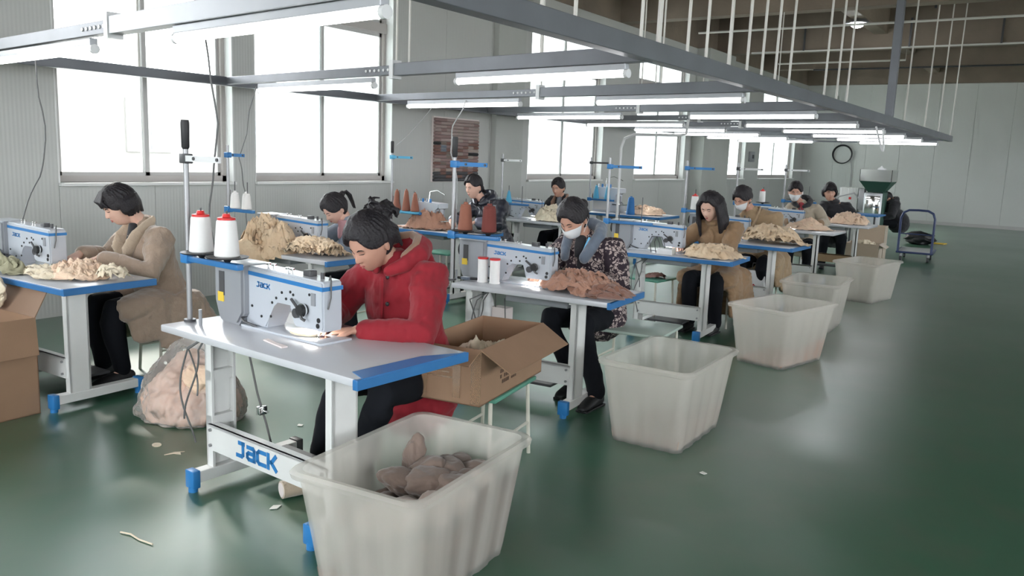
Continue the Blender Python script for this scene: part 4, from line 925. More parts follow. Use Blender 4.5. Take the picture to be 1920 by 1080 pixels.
        if hk == 'tied':
            for k in range(7):
                dx = rs.uniform(-.02, .02); hloft([(dx, .12, -.04), (dx*1.4, .14, -.09), (dx, .13, -.15)], [.012, .014, .006], 6)
    if hk == 'short':
        for k in range(40):
            a = rs.uniform(0, 6.28); b_ = rs.uniform(.55, 1.5); x, y, z = math.cos(a)*math.cos(b_), math.sin(a)*math.cos(b_), math.sin(b_)
            hloft([(x*.07, y*.09, z*.10), (x*.088, y*.105-.006, z*.128), (x*.092, y*.11-.018, z*.134)], [.011, .011, .005], 6)
    hm = remesh(hl, .0055 if near else .008, 1, .3); link(hm, 'hair', 'hair', t)
    # ---- trousers and shoes
    tr = MB()
    tr.loft([pel+Vector((0, .02, .10)), pel+Vector((0, .02, -.02))], [(.17, .13), (.185, .15)], 18, upv=(0, -1, 0))
    for i in (0, 1):
        hip = pel+Vector(((i-.5)*.19, .02, -.02))
        tr.loft([hip, (hip+kn[i])/2, kn[i]+Vector((0, .02, .005)), kn[i]+Vector((0, .01, -.07)), (kn[i]+an[i])/2, an[i]+Vector((0, 0, .01))], [.105, .095, .080, .078, .068, .062], 16)
    me = remesh(tr, .012 if not near else .010, 3); folds(me, .010, 2.2, sd+3, stretch=(1, 1, .6)); link(me, 'trousers', g('trousers', 'trousers'), t)
    for i in (0, 1):
        s_ = MB(); a = an[i]
        s_.loft([(a.x, a.y+.05, .045), (a.x, a.y, .05), (a.x, a.y-.08, .042), (a.x, a.y-.16, .030), (a.x, a.y-.19, .024)], [(.036, .044), (.040, .048), (.045, .040), (.045, .028), (.035, .018)], 14, upv=(0, 0, 1))
        s_.loft([(a.x, a.y+.01, .05), (a.x, a.y+.01, .10)], [.040, .038], 12)
        so2 = link(remesh(s_, .008, 2), 'shoe', g('shoes', 'black'), t)
        MB().box((a.x, a.y-.065, .008), (.085, .26, .016), bev=.006).build('sole', g('sole', 'black'), so2)
    # ---- jacket: one surface from neck to hem and both sleeves
    th = g('thick', .0); jk = MB(); mj = g('coat', 'coat_tan')
    bw_ = .175+th; hem = g('hem', 'hip')
    spine = [nb+Vector((0, .005, .0)), nb+Vector((0, .02, -.06)), chest+Vector((0, .0, .04)), chest+Vector((0, .01, -.08)), (pel+chest)/2+Vector((0, -.0, .0)), pel+Vector((0, .0, .06)), pel+Vector((0, .0, -.04-g('drop', 0)))]
    rr = [(.075, .07), (.135+th*.4, .092+th*.4), (bw_+.015, .125+th), (bw_+.005, .132+th), (bw_-.005, .135+th), (bw_+.025, .155+th), (bw_+.04, .175+th)]
    jk.loft(spine, rr, 24, upv=(0, -1, 0))
    for i, s_ in enumerate((-1, 1)):
        cuff = hands[i]+(elb[i]-hands[i]).normalized()*g('cuff', .045)
        jk.loft([chest+Vector((s_*.06, .0, .075)), sh[i]+Vector((s_*.0, 0, -.015)), sh[i]*.55+elb[i]*.45, elb[i], elb[i]*.55+cuff*.45, cuff], [.075+th, .078+th, .066+th, .062+th, .052+th, .040+th*.7], 16)
    if hem in ('knee', 'floor'):      # skirt of the coat falling over thighs and behind the seat
        zb = .12 if hem == 'floor' else .30
        zs = g('skirt_z', zb)
        n_ = 30
        for i, s_ in enumerate((-1, 1)):
            jk.loft([pel+Vector((s_*.09, .02, .02)), Vector((s_*.16, -.18, .53)), Vector((s_*.19, -.34, .51))], [(.13+th, .10), (.12+th, .10), (.11, .085)], 16)
            jk.loft([Vector((s_*.19, .05, .50)), Vector((s_*.25, .06, .38)), Vector((s_*.28, .07, zs))], [(.12, .17), (.055, .22), (.05, .25)], 20, upv=(0, -1, 0))
            jk.loft([Vector((s_*.20, -.18, .50)), Vector((s_*.25, -.2, .40)), Vector((s_*.27, -.2, zs+.06))], [(.1, .15), (.05, .17), (.035, .16)], 20, upv=(0, -1, 0))
        jk.loft([Vector((0, .10, .50)), Vector((0, .20, .38)), Vector((0, .22, zs))], [(.22, .10), (.26, .06), (.29, .05)], 24, upv=(0, -1, 0))
    me = remesh(jk, {2: .008, 1: .010, 0: .012}[near], g('sm', 4)); folds(me, g('fold', .010), g('ff', 3.0), sd+17, stretch=(.8, .8, 1.25)); folds(me, .0035, 9, sd+20)
    jo = link(me, 'coat', mj, t)
    # ---- collar, hood, lapels
    ck = g('collar', 'hood'); cm = g('collar_mat', mj); nd = (neck_top-nb).normalized()
    cb = MB()
    if ck == 'hood':
        cb.loft([nb+Vector((s_x, s_y, s_z)) for s_x, s_y, s_z in ((-.035, -.105, -.035), (-.095, -.05, .0), (-.115, .04, .04), (-.07, .12, .07), (0, .15, .08), (.07, .12, .07), (.115, .04, .04), (.095, -.05, .0), (.035, -.105, -.035))], [(.022, .026), (.034, .04), (.04, .05), (.045, .058), (.048, .062), (.045, .058), (.04, .05), (.034, .04), (.022, .026)], 14)
        cb.loft([nb+Vector((0, .12, .06)), nb+Vector((0, .17, -.03)), nb+Vector((0, .16, -.13))], [(.10, .05), (.115, .055), (.07, .03)], 16, upv=(0, -1, 0))
        if g('lining'): MB().loft([nb+Vector(p) for p in ((-.085, -.03, .03), (-.092, .04, .075), (-.055, .10, .105), (0, .125, .115), (.055, .10, .105), (.092, .04, .075), (.085, -.03, .03))], [(.025, .03)]*7, 12).build('hood_lining', g('lining'), t)
    elif ck == 'lapel':
        for s_ in (-1, 1):
            cb.loft([nb+Vector((s_*.0, .075, .035)), nb+Vector((s_*.07, .045, .035)), nb+Vector((s_*.088, -.03, -.0)), nb+Vector((s_*.085, -.10, -.07)), nb+Vector((s_*.065, -.14, -.15)), nb+Vector((s_*.03, -.14, -.25))], [(.012, .03), (.014, .036), (.013, .042), (.012, .05), (.011, .05), (.008, .02)], 12)
    elif ck == 'band':
        cb.loft([nb+Vector((math.sin(a)*.075, .0-math.cos(a)*.072, .012+.015*-math.cos(a))) for a in np.linspace(0, 2*PI, 17)[:-1]], [(.018, .03)]*16, 12, caps=False, closed=True)
    elif ck == 'pillow':      # thick U shaped neck piece lying on the shoulders
        cb.loft([nb+Vector(p) for p in ((-.075, -.15, -.13), (-.10, -.10, -.06), (-.12, -.02, .02), (-.085, .075, .075), (0, .11, .095), (.085, .075, .075), (.12, -.02, .02), (.10, -.10, -.06), (.075, -.15, -.13))], [(.030, .04), (.036, .045), (.04, .05), (.042, .055), (.044, .06), (.042, .055), (.04, .05), (.036, .045), (.030, .04)], 14)
    me = remesh(cb, .0075 if near else .010, 3); folds(me, .005, 5, sd+40); link(me, {'hood': 'hood', 'lapel': 'collar', 'band': 'collar', 'pillow': 'neck_pillow'}[ck], cm, t)
    # front opening, inner shirt, buttons
    ax = Vector(chest)+Vector((0, -.128-th, 0))
    if g('shirt'):
        MB().loft([nb+Vector((0, -.062, .0)), nb+Vector((0, -.085, -.06)), nb+Vector((0, -.105-th*.5, -.12))], [(.04, .03), (.040, .018), (.015, .010)], 12, upv=(0, -1, 0)).build('shirt', g('shirt'), t)
    if g('placket', 1):
        MB().loft([nb+Vector((0, -.09-th*.6, -.07)), ax+Vector((0, -.004, .02)), ax+Vector((0, -.008, -.12)), (pel+chest)/2+Vector((0, -.136-th, -.02))], [(.012, .007)]*4, 8, upv=(0, -1, 0)).build('placket', g('placket_mat', mj), t)
    if g('buttons'):
        for (dx, dz) in g('buttons'): MB().ball(ax+Vector((dx, -.008, dz)), (.011, .006, .011), 12).build('button', g('button_mat', 'black'), t)
    if g('cuffs'):
        for i in (0, 1):
            dv = (elb[i]-hands[i]).normalized(); c0 = hands[i]+dv*g('cuff', .045)
            me = remesh(MB().loft([c0-dv*.004, c0+dv*.05], [.050+th*.6, .056+th*.6], 16), .008, 2); link(me, 'cuff', g('cuffs'), t)
    return t
def stool(label, loc, rz, top='green_top', h=.44, w=.34, d=.26, leg='leg_cream'):
    t = thing('stool', label, 'stool', loc, rz, 'low stools')
    MB().bb((-w/2, -d/2, h-.022), (w/2, d/2, h), bev=.006).build('seat', top, t)
    for sx in (-1, 1):
        for sy in (-1, 1): MB().tube([(sx*(w/2-.04), sy*(d/2-.03), h-.02), (sx*(w/2-.025), sy*(d/2-.01), 0)], .011, 8).build('leg', leg, t)
        MB().tube([(sx*(w/2-.032), -(d/2-.02), .18), (sx*(w/2-.032), d/2-.02, .18)], .008, 8).build('stretcher', leg, t)
    return t
person('woman in a red quilted hooded coat bending over the front sewing machine', (-2.70, 3.12, 0), R(2), dict(near=2, seed=3, head=(-.03, -.31, 1.19), pitch=33, yaw=-2, hs=1.13, hair='messy', fringe=.50, coat='coat_red', lining='brown_collar', thick=.022, collar='hood', chest=(.02, -.13, .93), neck=(.02, -.18, 1.09), sw=.18,
    hands=((-.14, -.48, .83), (.04, -.47, .80)), tips=((-.09, -.60, .79), (-.09, -.54, .785)), elbows=((-.33, -.22, .82), (.30, -.33, .80)), fold=.012, ff=2.6, buttons=((.04, .10), (.04, -.03)), hem='hip', drop=.13, placket_mat='coat_red', fx=-.16, cuff=.05))
person('woman with short black hair in a beige wool coat at the left table', (-5.26, 3.34, 0), R(-4), dict(near=2, seed=5, head=(-.02, -.26, 1.19), pitch=30, yaw=-10, hs=1.1, hair='bob', fringe=.42, coat='coat_beige', thick=.018, collar='lapel', collar_mat='coat_beige_light', shirt='dark_wool',
    chest=(0, -.08, .88), neck=(0, -.12, 1.05), hands=((-.17, -.47, .86), (.04, -.44, .85)), tips=((-.10, -.56, .83), (.0, -.53, .82)), elbows=((-.31, -.22, .80), (.28, -.22, .76)), hem='floor', skirt_z=.26, cuffs='coat_beige', buttons=((.05, -.1),), button_mat='taupe_cloth', skin='skin_pale', nape=-.6))
person('girl with a dark ponytail in a grey denim jacket behind the red coat', (-5.02, 5.20, 0), R(0), dict(near=1, seed=7, head=(-.20, -.24, 1.11), pitch=38, yaw=-12, hs=1.06, hair='pony', fringe=.48, coat='denim', thick=.0, collar='band', collar_mat='pink_knit', chest=(-.06, -.12, .86), neck=(-.12, -.16, .99),
    hands=((-.28, -.46, .82), (.0, -.44, .82)), tips=((-.20, -.55, .80), (-.10, -.52, .80)), skin='skin_pale', shirt='pink_knit', placket=0))
person('woman with glossy tied back hair in a dark puffer coat behind the brown thread cones', (-5.68, 8.02, 0), R(0), dict(near=1, seed=9, head=(-.20, -.22, 1.23), pitch=14, yaw=-6, hs=1.12, hair='tied', fringe=.50, parting=1, coat='puffer', thick=.02, collar='hood', collar_mat='puffer', chest=(-.04, -.10, .93), neck=(-.12, -.13, 1.07),
    hands=((-.30, -.50, .84), (.02, -.46, .84)), tips=((-.20, -.58, .80), (-.10, -.56, .80)), skin='skin_pale', cuffs='puffer_sheen_tint', eyes_open=1, fold=.014))
person('man with short black hair in a dark jacket with brown collar at the window wall', (-6.0, 10.20, 0), R(0), dict(near=1, seed=11, head=(-.03, -.22, 1.19), pitch=14, yaw=2, hs=1.10, hair='short', fringe=.45, vol=.008, coat='dark_wool', thick=.012, collar='lapel', collar_mat='brown_collar', shirt='grey_cloth', chest=(0, -.10, .90), neck=(-.02, -.13, 1.04), eyes_open=1,
    hands=((-.12, -.50, .82), (.16, -.48, .82)), tips=((-.05, -.58, .80), (.08, -.56, .80))))
person('masked woman in a dark jacket with pale blotch print and grey neck pillow', (-2.80, 5.24, 0), R(0), dict(near=2, seed=13, head=(-.05, -.30, 1.20), pitch=34, yaw=-4, hs=1.12, hair='bun', fringe=.48, coat='coat_print', thick=.024, collar='pillow', collar_mat='slate', mask=1, shirt='dark_wool', chest=(.0, -.13, .90), neck=(-.02, -.17, 1.06), sw=.185,
    hands=((-.20, -.46, .83), (.04, -.46, .81)), tips=((-.17, -.58, .79), (-.04, -.56, .79)), elbows=((-.31, -.26, .80), (.31, -.24, .76)), fx=.22, fy=-.15, placket_mat='dark_wool'))
person('woman with long loose black hair in a tan coat reaching to the floor', (-2.84, 7.86, 0), R(0), dict(near=2, seed=15, head=(-.04, -.26, 1.20), pitch=26, yaw=-2, hs=1.15, hair='long', fringe=.56, parting=1, coat='coat_tan', thick=.012, collar='band', collar_mat='coat_tan', chest=(.01, -.12, .90), neck=(-.02, -.16, 1.05),
    hands=((-.26, -.44, .83), (.0, -.50, .81)), tips=((-.20, -.55, .79), (-.06, -.60, .79)), hem='floor', skirt_z=.13, trousers='trousers', skin='skin_pale', fold=.013))
person('masked woman with black bun in a camel coat with broad collar', (-2.98, 9.72, 0), R(0), dict(near=1, seed=17, head=(-.22, -.26, 1.22), pitch=30, yaw=-14, hs=1.15, hair='bun', fringe=.46, coat='coat_camel', thick=.016, collar='lapel', collar_mat='coat_camel', mask=1, chest=(-.02, -.12, .92), neck=(-.12, -.17, 1.07),
    hands=((-.24, -.42, .80), (.02, -.46, .82)), tips=((-.16, -.50, .74), (-.12, -.54, .80)), hem='floor', skirt_z=.2, cuffs='dark_wool'))
person('masked woman facing forward in an oatmeal jacket with dark hood', (-3.22, 12.25, 0), R(10), dict(near=0, seed=19, head=(-.13, -.20, 1.25), pitch=12, yaw=8, hs=1.15, hair='tied', fringe=.44, parting=1, coat='oatmeal', thick=.016, collar='hood', collar_mat='dark_wool', mask=1, shirt='maroon', chest=(0, -.10, .92), neck=(-.03, -.14, 1.08), eyes_open=1,
    hands=((-.12, -.50, .83), (.22, -.46, .83)), tips=((-.05, -.58, .80), (.12, -.54, .80)), cuffs='coat_tan'))
person('woman with short bobbed hair in a plain black coat at the farthest table', (-3.22, 14.1, 0), R(14), dict(near=0, seed=21, head=(-.11, -.20, 1.22), pitch=10, yaw=10, hs=1.18, hair='bob', fringe=.5, coat='dark_wool', thick=.016, collar='band', chest=(0, -.10, .90), neck=(-.03, -.14, 1.06), eyes_open=1, placket=0,
    hands=((-.12, -.50, .83), (.20, -.46, .83)), tips=((-.05, -.58, .80), (.12, -.54, .80))))
person('person all in black crouching behind the green hopper machine', (-3.0, 18.9, 0), R(-60), dict(near=0, seed=23, head=(.0, -.30, 1.02), pitch=60, hs=1.1, hair='short', coat='dark_wool', thick=.03, collar='hood', chest=(0, -.18, .80), neck=(0, -.24, .93), placket=0, shoes='white_shoe',
    hands=((-.12, -.50, .62), (.12, -.48, .62)), tips=((-.05, -.58, .60), (.06, -.56, .60))))
stool('cream legged stool under the woman in beige coat', (-5.26, 3.36, 0), R(-4), 'leg_cream')
stool('stool under the woman in the red coat', (-2.72, 3.16, 0), R(2), 'green_top', .43)
stool('stool under the girl in denim jacket', (-5.02, 5.24, 0), 0)
stool('stool under the woman in dark puffer coat', (-5.68, 8.05, 0), 0)
stool('stool under the man', (-6.0, 10.24, 0), 0)
stool('stool under the woman in tan coat', (-2.84, 7.9, 0), 0, h=.43)
stool('stool under the masked woman in camel coat', (-2.98, 9.76, 0), 0)
stool('stool under the masked woman in oatmeal jacket', (-3.22, 12.28, 0), 0)
stool('stool under the woman in black coat', (-3.22, 14.14, 0), 0)
# ------------------------------------------------------------------ more thread stands, cones and overlock machines
stand2((-3.405, 4.30, .77), R(6), 1, 'thread stand with black grip carrying two brown cones behind the red coat', arm='blue_bright', w=.36)
cone('thread_rust', 'tall rust brown thread cone, left one on the stand behind the red coat', (-3.31, 4.31, 1.118), .16, .05, .036, red=False)
cone('thread_brown', 'dark red brown thread cone, right one on the stand behind the red coat', (-3.13, 4.33, 1.118), .16, .05, .042, red=False)
s3 = stand2((-6.40, 6.95, .77), 0, 1, 'thread stand with sky blue arm and tray of three rust cones by the pink board', arm='thread_sky', disks=False, w=.44, trz=.17)
MB().bb((.02, -.09, .165), (.43, .09, .185), bev=.006).build('spool_tray', 'thread_sky', s3)
for k, (x, h_) in enumerate(((-6.32, .24), (-6.18, .25), (-6.05, .22))):
    cone('thread_rust', 'slim rust thread cone, %s of three on the blue tray' % ('leftmost', 'middle', 'rightmost')[k], (x, 6.95, .957), h_-.03, .05, .022, red=False, group='rust cones on the blue tray')
stand2((-6.42, 9.15, .77), 0, 1, 'thin thread stand with white arm left of the man', arm='edge_white', disks=False, w=.44, grip=False, trz=.2)
cone('thread_sky', 'small sky blue thread cone on the stand beside the man', (-6.30, 9.15, .985), .14, .045, .02, red=False)
stand2((-6.42, 11.6, .77), 0, 1, 'thin thread stand with dark arm before the third window', arm='dark_grey', disks=False, w=.44, grip=False, trz=.2)
for k, x in enumerate((-6.30, -6.10)): cone('thread_sky', 'sky blue thread cone, %s of two right of the man' % ('left', 'right')[k], (x, 11.6, .985), .19, .05, .022, red=False)
cone('thread_blue', 'dark blue thread cone standing on the blue table by the window wall', (-5.68, 11.6, .77), .26, .07, .045, red=False)
s = stand2((-3.67, 7.0, .77), R(4), 1, 'pale thread stand with blue arm and bent pipe behind the masked woman in print', arm='blue_bright', w=.46, trz=.26, disks=False, grip=False)
MB().tube([(-.06, 4, -.77)]+[(-.05, 4, .4), (-.05, 4, 1.0), (.02, 4, 1.17), (.16, 4, 1.25), (.9, 4, 1.25)], .028, 8).build('bent_pipe', 'edge_white', s) if 0 else None
bp_ = thing('bent_pipe', 'white pipe arching over from the floor before the fourth window', 'pipe', (-5.6, 11.0, 0)); MB().tube([(-.02, 0, 0), (0, 0, 1.2), (.0, 0, 1.78), (.05, 0, 1.92), (.2, 0, 1.98), (.9, 0, 1.98), (1.0, 0, 2.0), (1.02, 0, 2.2)], .02, 8).build('pipe', 'edge_white', bp_)
stand2((-3.66, 8.85, .77), R(-1), 1, 'thread stand with blue arm and two white spools behind the long haired woman', arm='blue_bright', w=.46, trz=.30, disks=False, grip=False)
for k, x in enumerate((-3.54, -3.31)): cone('thread_white', 'white thread cone, %s of two behind the long haired woman' % ('left', 'right')[k], (x, 8.85, 1.09), .15, .045, .038)
stand2((-3.92, 11.3, .77), 0, 1, 'thread stand with pale arm behind the masked woman in camel coat', arm='edge_white', w=.50, trz=.3, disks=True, grip=False)
stand2((-3.75, 13.0, .77), 0, 1, 'thread stand with pale arm before the last window', arm='edge_white', w=.50, trz=.3, disks=True, grip=False)
for k, (x, y, z) in enumerate(((-3.78, 11.3, 1.11), (-3.55, 11.3, 1.11), (-3.5, 13.0, 1.11))): cone('thread_white' if k else 'thread_blue', ('blue thread cone on the pale armed stand', 'white thread cone on the pale armed stand', 'white thread cone on the farthest stand')[k], (x, y, z), .15, .045, .038)
def overlock(loc, rz, label, dark=False, sc=1.):
    t = thing('overlock_machine', label, 'sewing machine', loc, rz, None, sc); m_ = 'machine'
    MB().prism([(0, 0), (.40, 0), (.40, .10), (.33, .13), (.33, .24), (.40, .26), (.40, .32), (.04, .33), (0, .28)], -.10, .10, 'XZ', bev=.01).build('body', m_, t, ang=30)
    MB().bb((.02, -.112, .03), (.24, -.098, .2), bev=.004).build('looper_cover', 'dark_grey' if dark else 'alu', t)
    MB().bb((.30, -.10, .10), (.46, .04, .112)).build('cloth_plate', 'chrome', t, smooth=False)
    for k in range(4): MB().cyl((.06+k*.06, -.06, .32), (.06+k*.06, -.06, .37), .014, seg=10).build('tension_post', 'blue_bright' if k % 2 else 'chrome', t)
    MB().cyl((.37, -.04, .11), (.37, -.04, .26), .008, seg=8).build('needle_bar', 'chrome', t)
    MB().cyl((-.03, 0, .2), (0, 0, .2), .06, seg=18).build('handwheel', 'black', t)
    MB().tube([(.08, .09, .3), (.08, .12, .45), (.2, .12, .47), (.34, .1, .42)], .005, 6).build('thread_bar', 'chrome', t)
    return t
overlock((-6.14, 7.12, .77), 0, 'black and white overlock machine on the bright blue table', True, .9)
overlock((-6.46, 11.9, .77), 0, 'white overlock machine on the blue table by the window wall', False, 1.2)
mcopy((-6.62, 9.42, .77), 0, .92, 'white sewing machine in front of the man')
# card and wire loops on the long haired woman's table
cd_ = thing('card_box', 'small open white box on the table of the long haired woman', 'box', (-3.13, 6.98, .77), R(4)); MB().bb((0, 0, 0), (.15, .10, .05), bev=.002).build('box', 'edge_white', cd_); MB().bb((.145, .0, .0), (.152, .10, .06)).build('flap', 'paper', cd_, smooth=False)
wl = thing('wire_holder', 'wire loop holder standing beside the machine of the tan coat', 'holder', (-3.22, 7.06, .77), 0)
for k in range(2): MB().tube([(k*.05, 0, 0), (k*.05-.02, 0, .10), (k*.05, 0, .15), (k*.05+.05, 0, .15), (k*.05+.08, 0, .09), (k*.05+.09, 0, 0)], .004, 6).build('loop', 'dark_grey', wl)
# pen clipped at the jacket, bottle and phone on the second table
pn = thing('pen', 'light blue pen hanging at the neck pillow of the masked woman', 'pen', (-2.77, 5.0, .98)); MB().loft([(.03, -.02, .09), (0, -.035, .0), (-.02, -.04, -.05)], [.010, .010, .006], 10).build('barrel', 'pen_blue', pn)
MB().loft([(-.021, -.04, -.052), (-.028, -.042, -.08)], [.005, .003], 8).build('tip', 'edge_white', pn)
bt = thing('water_bottle', 'clear plastic water bottle standing on the table by the brown cones', 'bottle', (-3.33, 4.62, .77))
MB().lathe([(.030, 0), (.034, .008), (.034, .06), (.031, .07), (.034, .08), (.034, .15), (.030, .18), (.016, .225), (.014, .24)], seg=24).build('body', 'clear_film', bt)
MB().lathe([(.0345, .085), (.0345, .14)], seg=24, cap=False).build('bottle_label', 'pen_blue', bt); MB().cyl((0, 0, .238), (0, 0, .258), .017, seg=16).build('cap', 'edge_white', bt)
pb = thing('plug_cable', 'black plug and short cable lying at the left end of the second table', 'cable', (-3.34, 4.36, .775)); MB().tube([(-.06, .0, .01), (0, .02, .008), (.08, .04, .01), (.13, .09, .02)], .009, 8).build('cable', 'black', pb); MB().bb((-.03, -.01, 0), (.03, .025, .02), bev=.004).build('plug', 'slate', pb)
bgp = thing('hanging_bag', 'white plastic bag and pale carton hanging under the second table', 'bag', (-3.14, 4.45, .48))
b_ = MB(); b_.loft([(-.08, 0, -.10), (-.08, 0, .0), (-.07, 0, .12), (-.06, 0, .24)], [(.06, .05), (.065, .05), (.05, .035), (.02, .015)], 18, upv=(0, 1, 0)); me = remesh(b_, .008, 2); folds(me, .012, 6, 4); link(me, 'bag', 'edge_white', bgp)
MB().bb((-.01, -.03, -.12), (.11, .05, .13), bev=.004).build('carton', 'pink_paper', bgp); MB().tube([(.02, -.03, .13), (.03, -.05, .26)], .004, 6).tube([(.10, -.04, .2), (.12, -.05, .0), (.13, -.05, -.12)], .004, 6).build('strap', 'cord', bgp)
# hanging and trailing cords
def cord(label, pts, m_='cord', r=.005):
    P = []; pts = [Vector(p) for p in pts]
    for a, b_ in zip(pts, pts[1:]):
        for k in range(6): P.append(a.lerp(b_, k/6))
    P.append(pts[-1]); rs = random.Random(len(label)); ph = rs.random()*6
    P = [p+Vector((.022*math.sin(p.z*7+ph)+.008*math.sin(p.z*19), .015*math.cos(p.z*6+ph), 0)) for p in P]
    return tag(MB().tube(P, r, 6).build('power_cord', m_), label, 'cord')
cord('thin grey cord hanging from the first crossbar down behind the front machine', [(-3.82, 2.75, 2.18), (-3.82, 2.75, 1.5), (-3.81, 2.75, 1.1), (-3.80, 2.76, .6), (-3.74, 2.74, .02)])
cord('grey cord hanging from the frame down to the far left machine', [(-5.90, 2.9, 2.18), (-5.92, 2.9, 1.6), (-5.94, 2.88, 1.35), (-6.0, 2.78, 1.0)])
cord('grey cord hanging beside the stand in front of the big window', [(-6.44, 5.15, 2.16), (-6.45, 4.9, 1.5), (-6.30, 4.9, 1.2), (-6.05, 4.7, .75), (-6.0, 4.8, .02)])
cord('white cord hanging from the frame past the grip of the stand with brown cones', [(-5.51, 7.1, 2.18), (-5.55, 7.0, 1.9), (-5.58, 7.0, 1.62), (-5.62, 7.2, .8)], 'cord_pale', .007)
cord('thin pale cord slanting from the frame to the tip of the blue armed stand', [(-5.95, 7.2, 2.18), (-6.15, 7.05, 1.9), (-6.38, 6.96, 1.68)], 'cord_pale', .004)
cord('black cord falling beside the brown cone stand down to the cardboard box', [(-3.42, 4.27, .73), (-3.43, 4.2, .5), (-3.48, 4.12, .25), (-3.34, 3.95, .06), (-3.22, 3.80, .01)])
# ------------------------------------------------------------------ cardboard boxes
def carton(name, label, loc, rz, w, l, h, flaps, th=.006, m_='card'):
    t = thing(name, label, 'box', loc, rz)
    for n_, a, b_ in (('side', (-w/2, -l/2, 0), (-w/2+th, l/2, h)), ('side', (w/2-th, -l/2, 0), (w/2, l/2, h)), ('end', (-w/2, -l/2, 0), (w/2, -l/2+th, h)), ('end', (-w/2, l/2-th, 0), (w/2, l/2, h)), ('bottom', (-w/2, -l/2, 0), (w/2, l/2, th))):
        MB().bb(a, b_).build(n_, m_, t, smooth=False)
    for (sd_, fl, ang, sk) in flaps:      # flap: side, length, opening angle from straight up (outwards)
        ln = l if sd_ in '+x-x' else w; mb = MB()
        for k in range(8):
            u0, u1 = -ln/2+ln*k/8, -ln/2+ln*(k+1)/8
        mb.prism([(-ln/2, 0), (ln/2, 0), (ln/2-.01+sk, fl), (-ln/2+.01+sk, fl)], -th/2, th/2, 'XZ')
        o = mb.build('flap', 'card_in' if ang < 100 else m_, t, smooth=False)
        a = R(ang)
        if sd_ == '+x': o.location = (w/2-th/2, 0, h); o.rotation_euler = (-a, 0, R(-90)); o.rotation_euler = Euler((-a, 0, R(90))); o.rotation_euler = (Euler((0, 0, R(90))).to_matrix() @ Euler((a, 0, 0)).to_matrix()).to_euler()
        if sd_ == '-x': o.location = (-w/2+th/2, 0, h); o.rotation_euler = (Euler((0, 0, R(-90))).to_matrix() @ Euler((a, 0, 0)).to_matrix()).to_euler()
        if sd_ == '-y': o.location = (0, -l/2+th/2, h); o.rotation_euler = (a, 0, 0)
        if sd_ == '+y': o.location = (0, l/2-th/2, h); o.rotation_euler = (-a, 0, 0)
    return t
bx = carton('cardboard_box', 'open brown cardboard box with bent flap standing on a green stool', (-2.44, 3.345, .442), R(10), .37, .76, .275, [('-y', .12, 118, .0), ('+x', .185, 122, .0)])
for k in (-.04, .02): MB().bb((k*3-.02, -.386, .03), (k*3+.02, -.3815, .25)).build('packing_tape', 'tape', bx, smooth=False)
MB().bb((.135, -.383, .01), (.188, -.3805, .27)).build('packing_tape', 'tape', bx, smooth=False)
mk_ = MB()
for r_ in range(4):
    for k in range(9-r_*2):
        if (k*7+r_*3) % 5: mk_.bb((.1862, -.16+k*.022, .06+r_*.028), (.1872, -.145+k*.022, .078+r_*.028))
mk_.build('faded_print', 'ink', bx, smooth=False)['kind'] = 'stuff'
MB().bb((-.12, -.3822, .12), (.06, -.3812, .128)).bb((-.12, -.3822, .145), (.02, -.3812, .153)).bb((-.12, -.3822, .17), (.06, -.3812, .178)).build('faded_print', 'tape', bx, smooth=False)['kind'] = 'stuff'
fabric('heap of white lace strips inside the open cardboard box', 'ivory_cloth', (-2.45, 3.36, .50), (.15, .33), .17, 31, n=7, res=40, fr=8, amp=.45, rz=R(10), kind='stuff')
sb = stool('green topped stool carrying the open cardboard box', (-2.42, 3.38, 0), R(10), 'green_top', .44, .34, .52)
bl_ = carton('cardboard_box', 'big tall brown cardboard box at the left edge with a flap folded down', (-5.19, 1.98, 0), R(2), .56, .66, .58, [('+x', .22, 170, 0), ('+y', .2, 30, 0), ('-x', .2, 60, 0)])
# plastic bag full of fabric on the floor
pg = thing('plastic_bag', 'clear plastic bag stuffed with peach fabric on the floor beside the front table', 'bag', (-4.22, 2.86, 0), R(25))
b_ = MB(); b_.loft([(0, 0, .015), (.0, 0, .10), (0.01, 0, .24), (.03, 0, .38), (.05, 0, .47)], [(.30, .24), (.325, .25), (.26, .20), (.155, .11), (.10, .06)], 28, upv=(0, 1, 0)); b_.ball((-.22, -.1, .05), (.10, .09, .05))
me = remesh(b_, .012, 3); folds(me, .030, 2.6, 8, stretch=(1, 1, .5)); folds(me, .010, 7, 9); P_ = coords(me); P_[:, 2] = np.maximum(P_[:, 2], .004); setco(me, P_); link(me, 'film', 'bag_film', pg)
b_ = MB(); b_.loft([(0, 0, .02), (.0, 0, .10), (0.01, 0, .22), (.03, 0, .31)], [(.27, .22), (.295, .22), (.23, .17), (.13, .09)], 28, upv=(0, 1, 0))
me = remesh(b_, .012, 3); folds(me, .035, 3.2, 18, stretch=(1, 1, .9)); folds(me, .012, 8, 19); P_ = coords(me); P_[:, 2] = np.maximum(P_[:, 2], .008); setco(me, P_); link(me, 'stuffing', 'peach_fill', pg)
o = lump('peach_cloth', (-4.05, 2.80, .27), (.10, .08, .085), 55, 'orange peach bundle showing near the top inside the clear plastic bag', (.2, .1, .4), None)
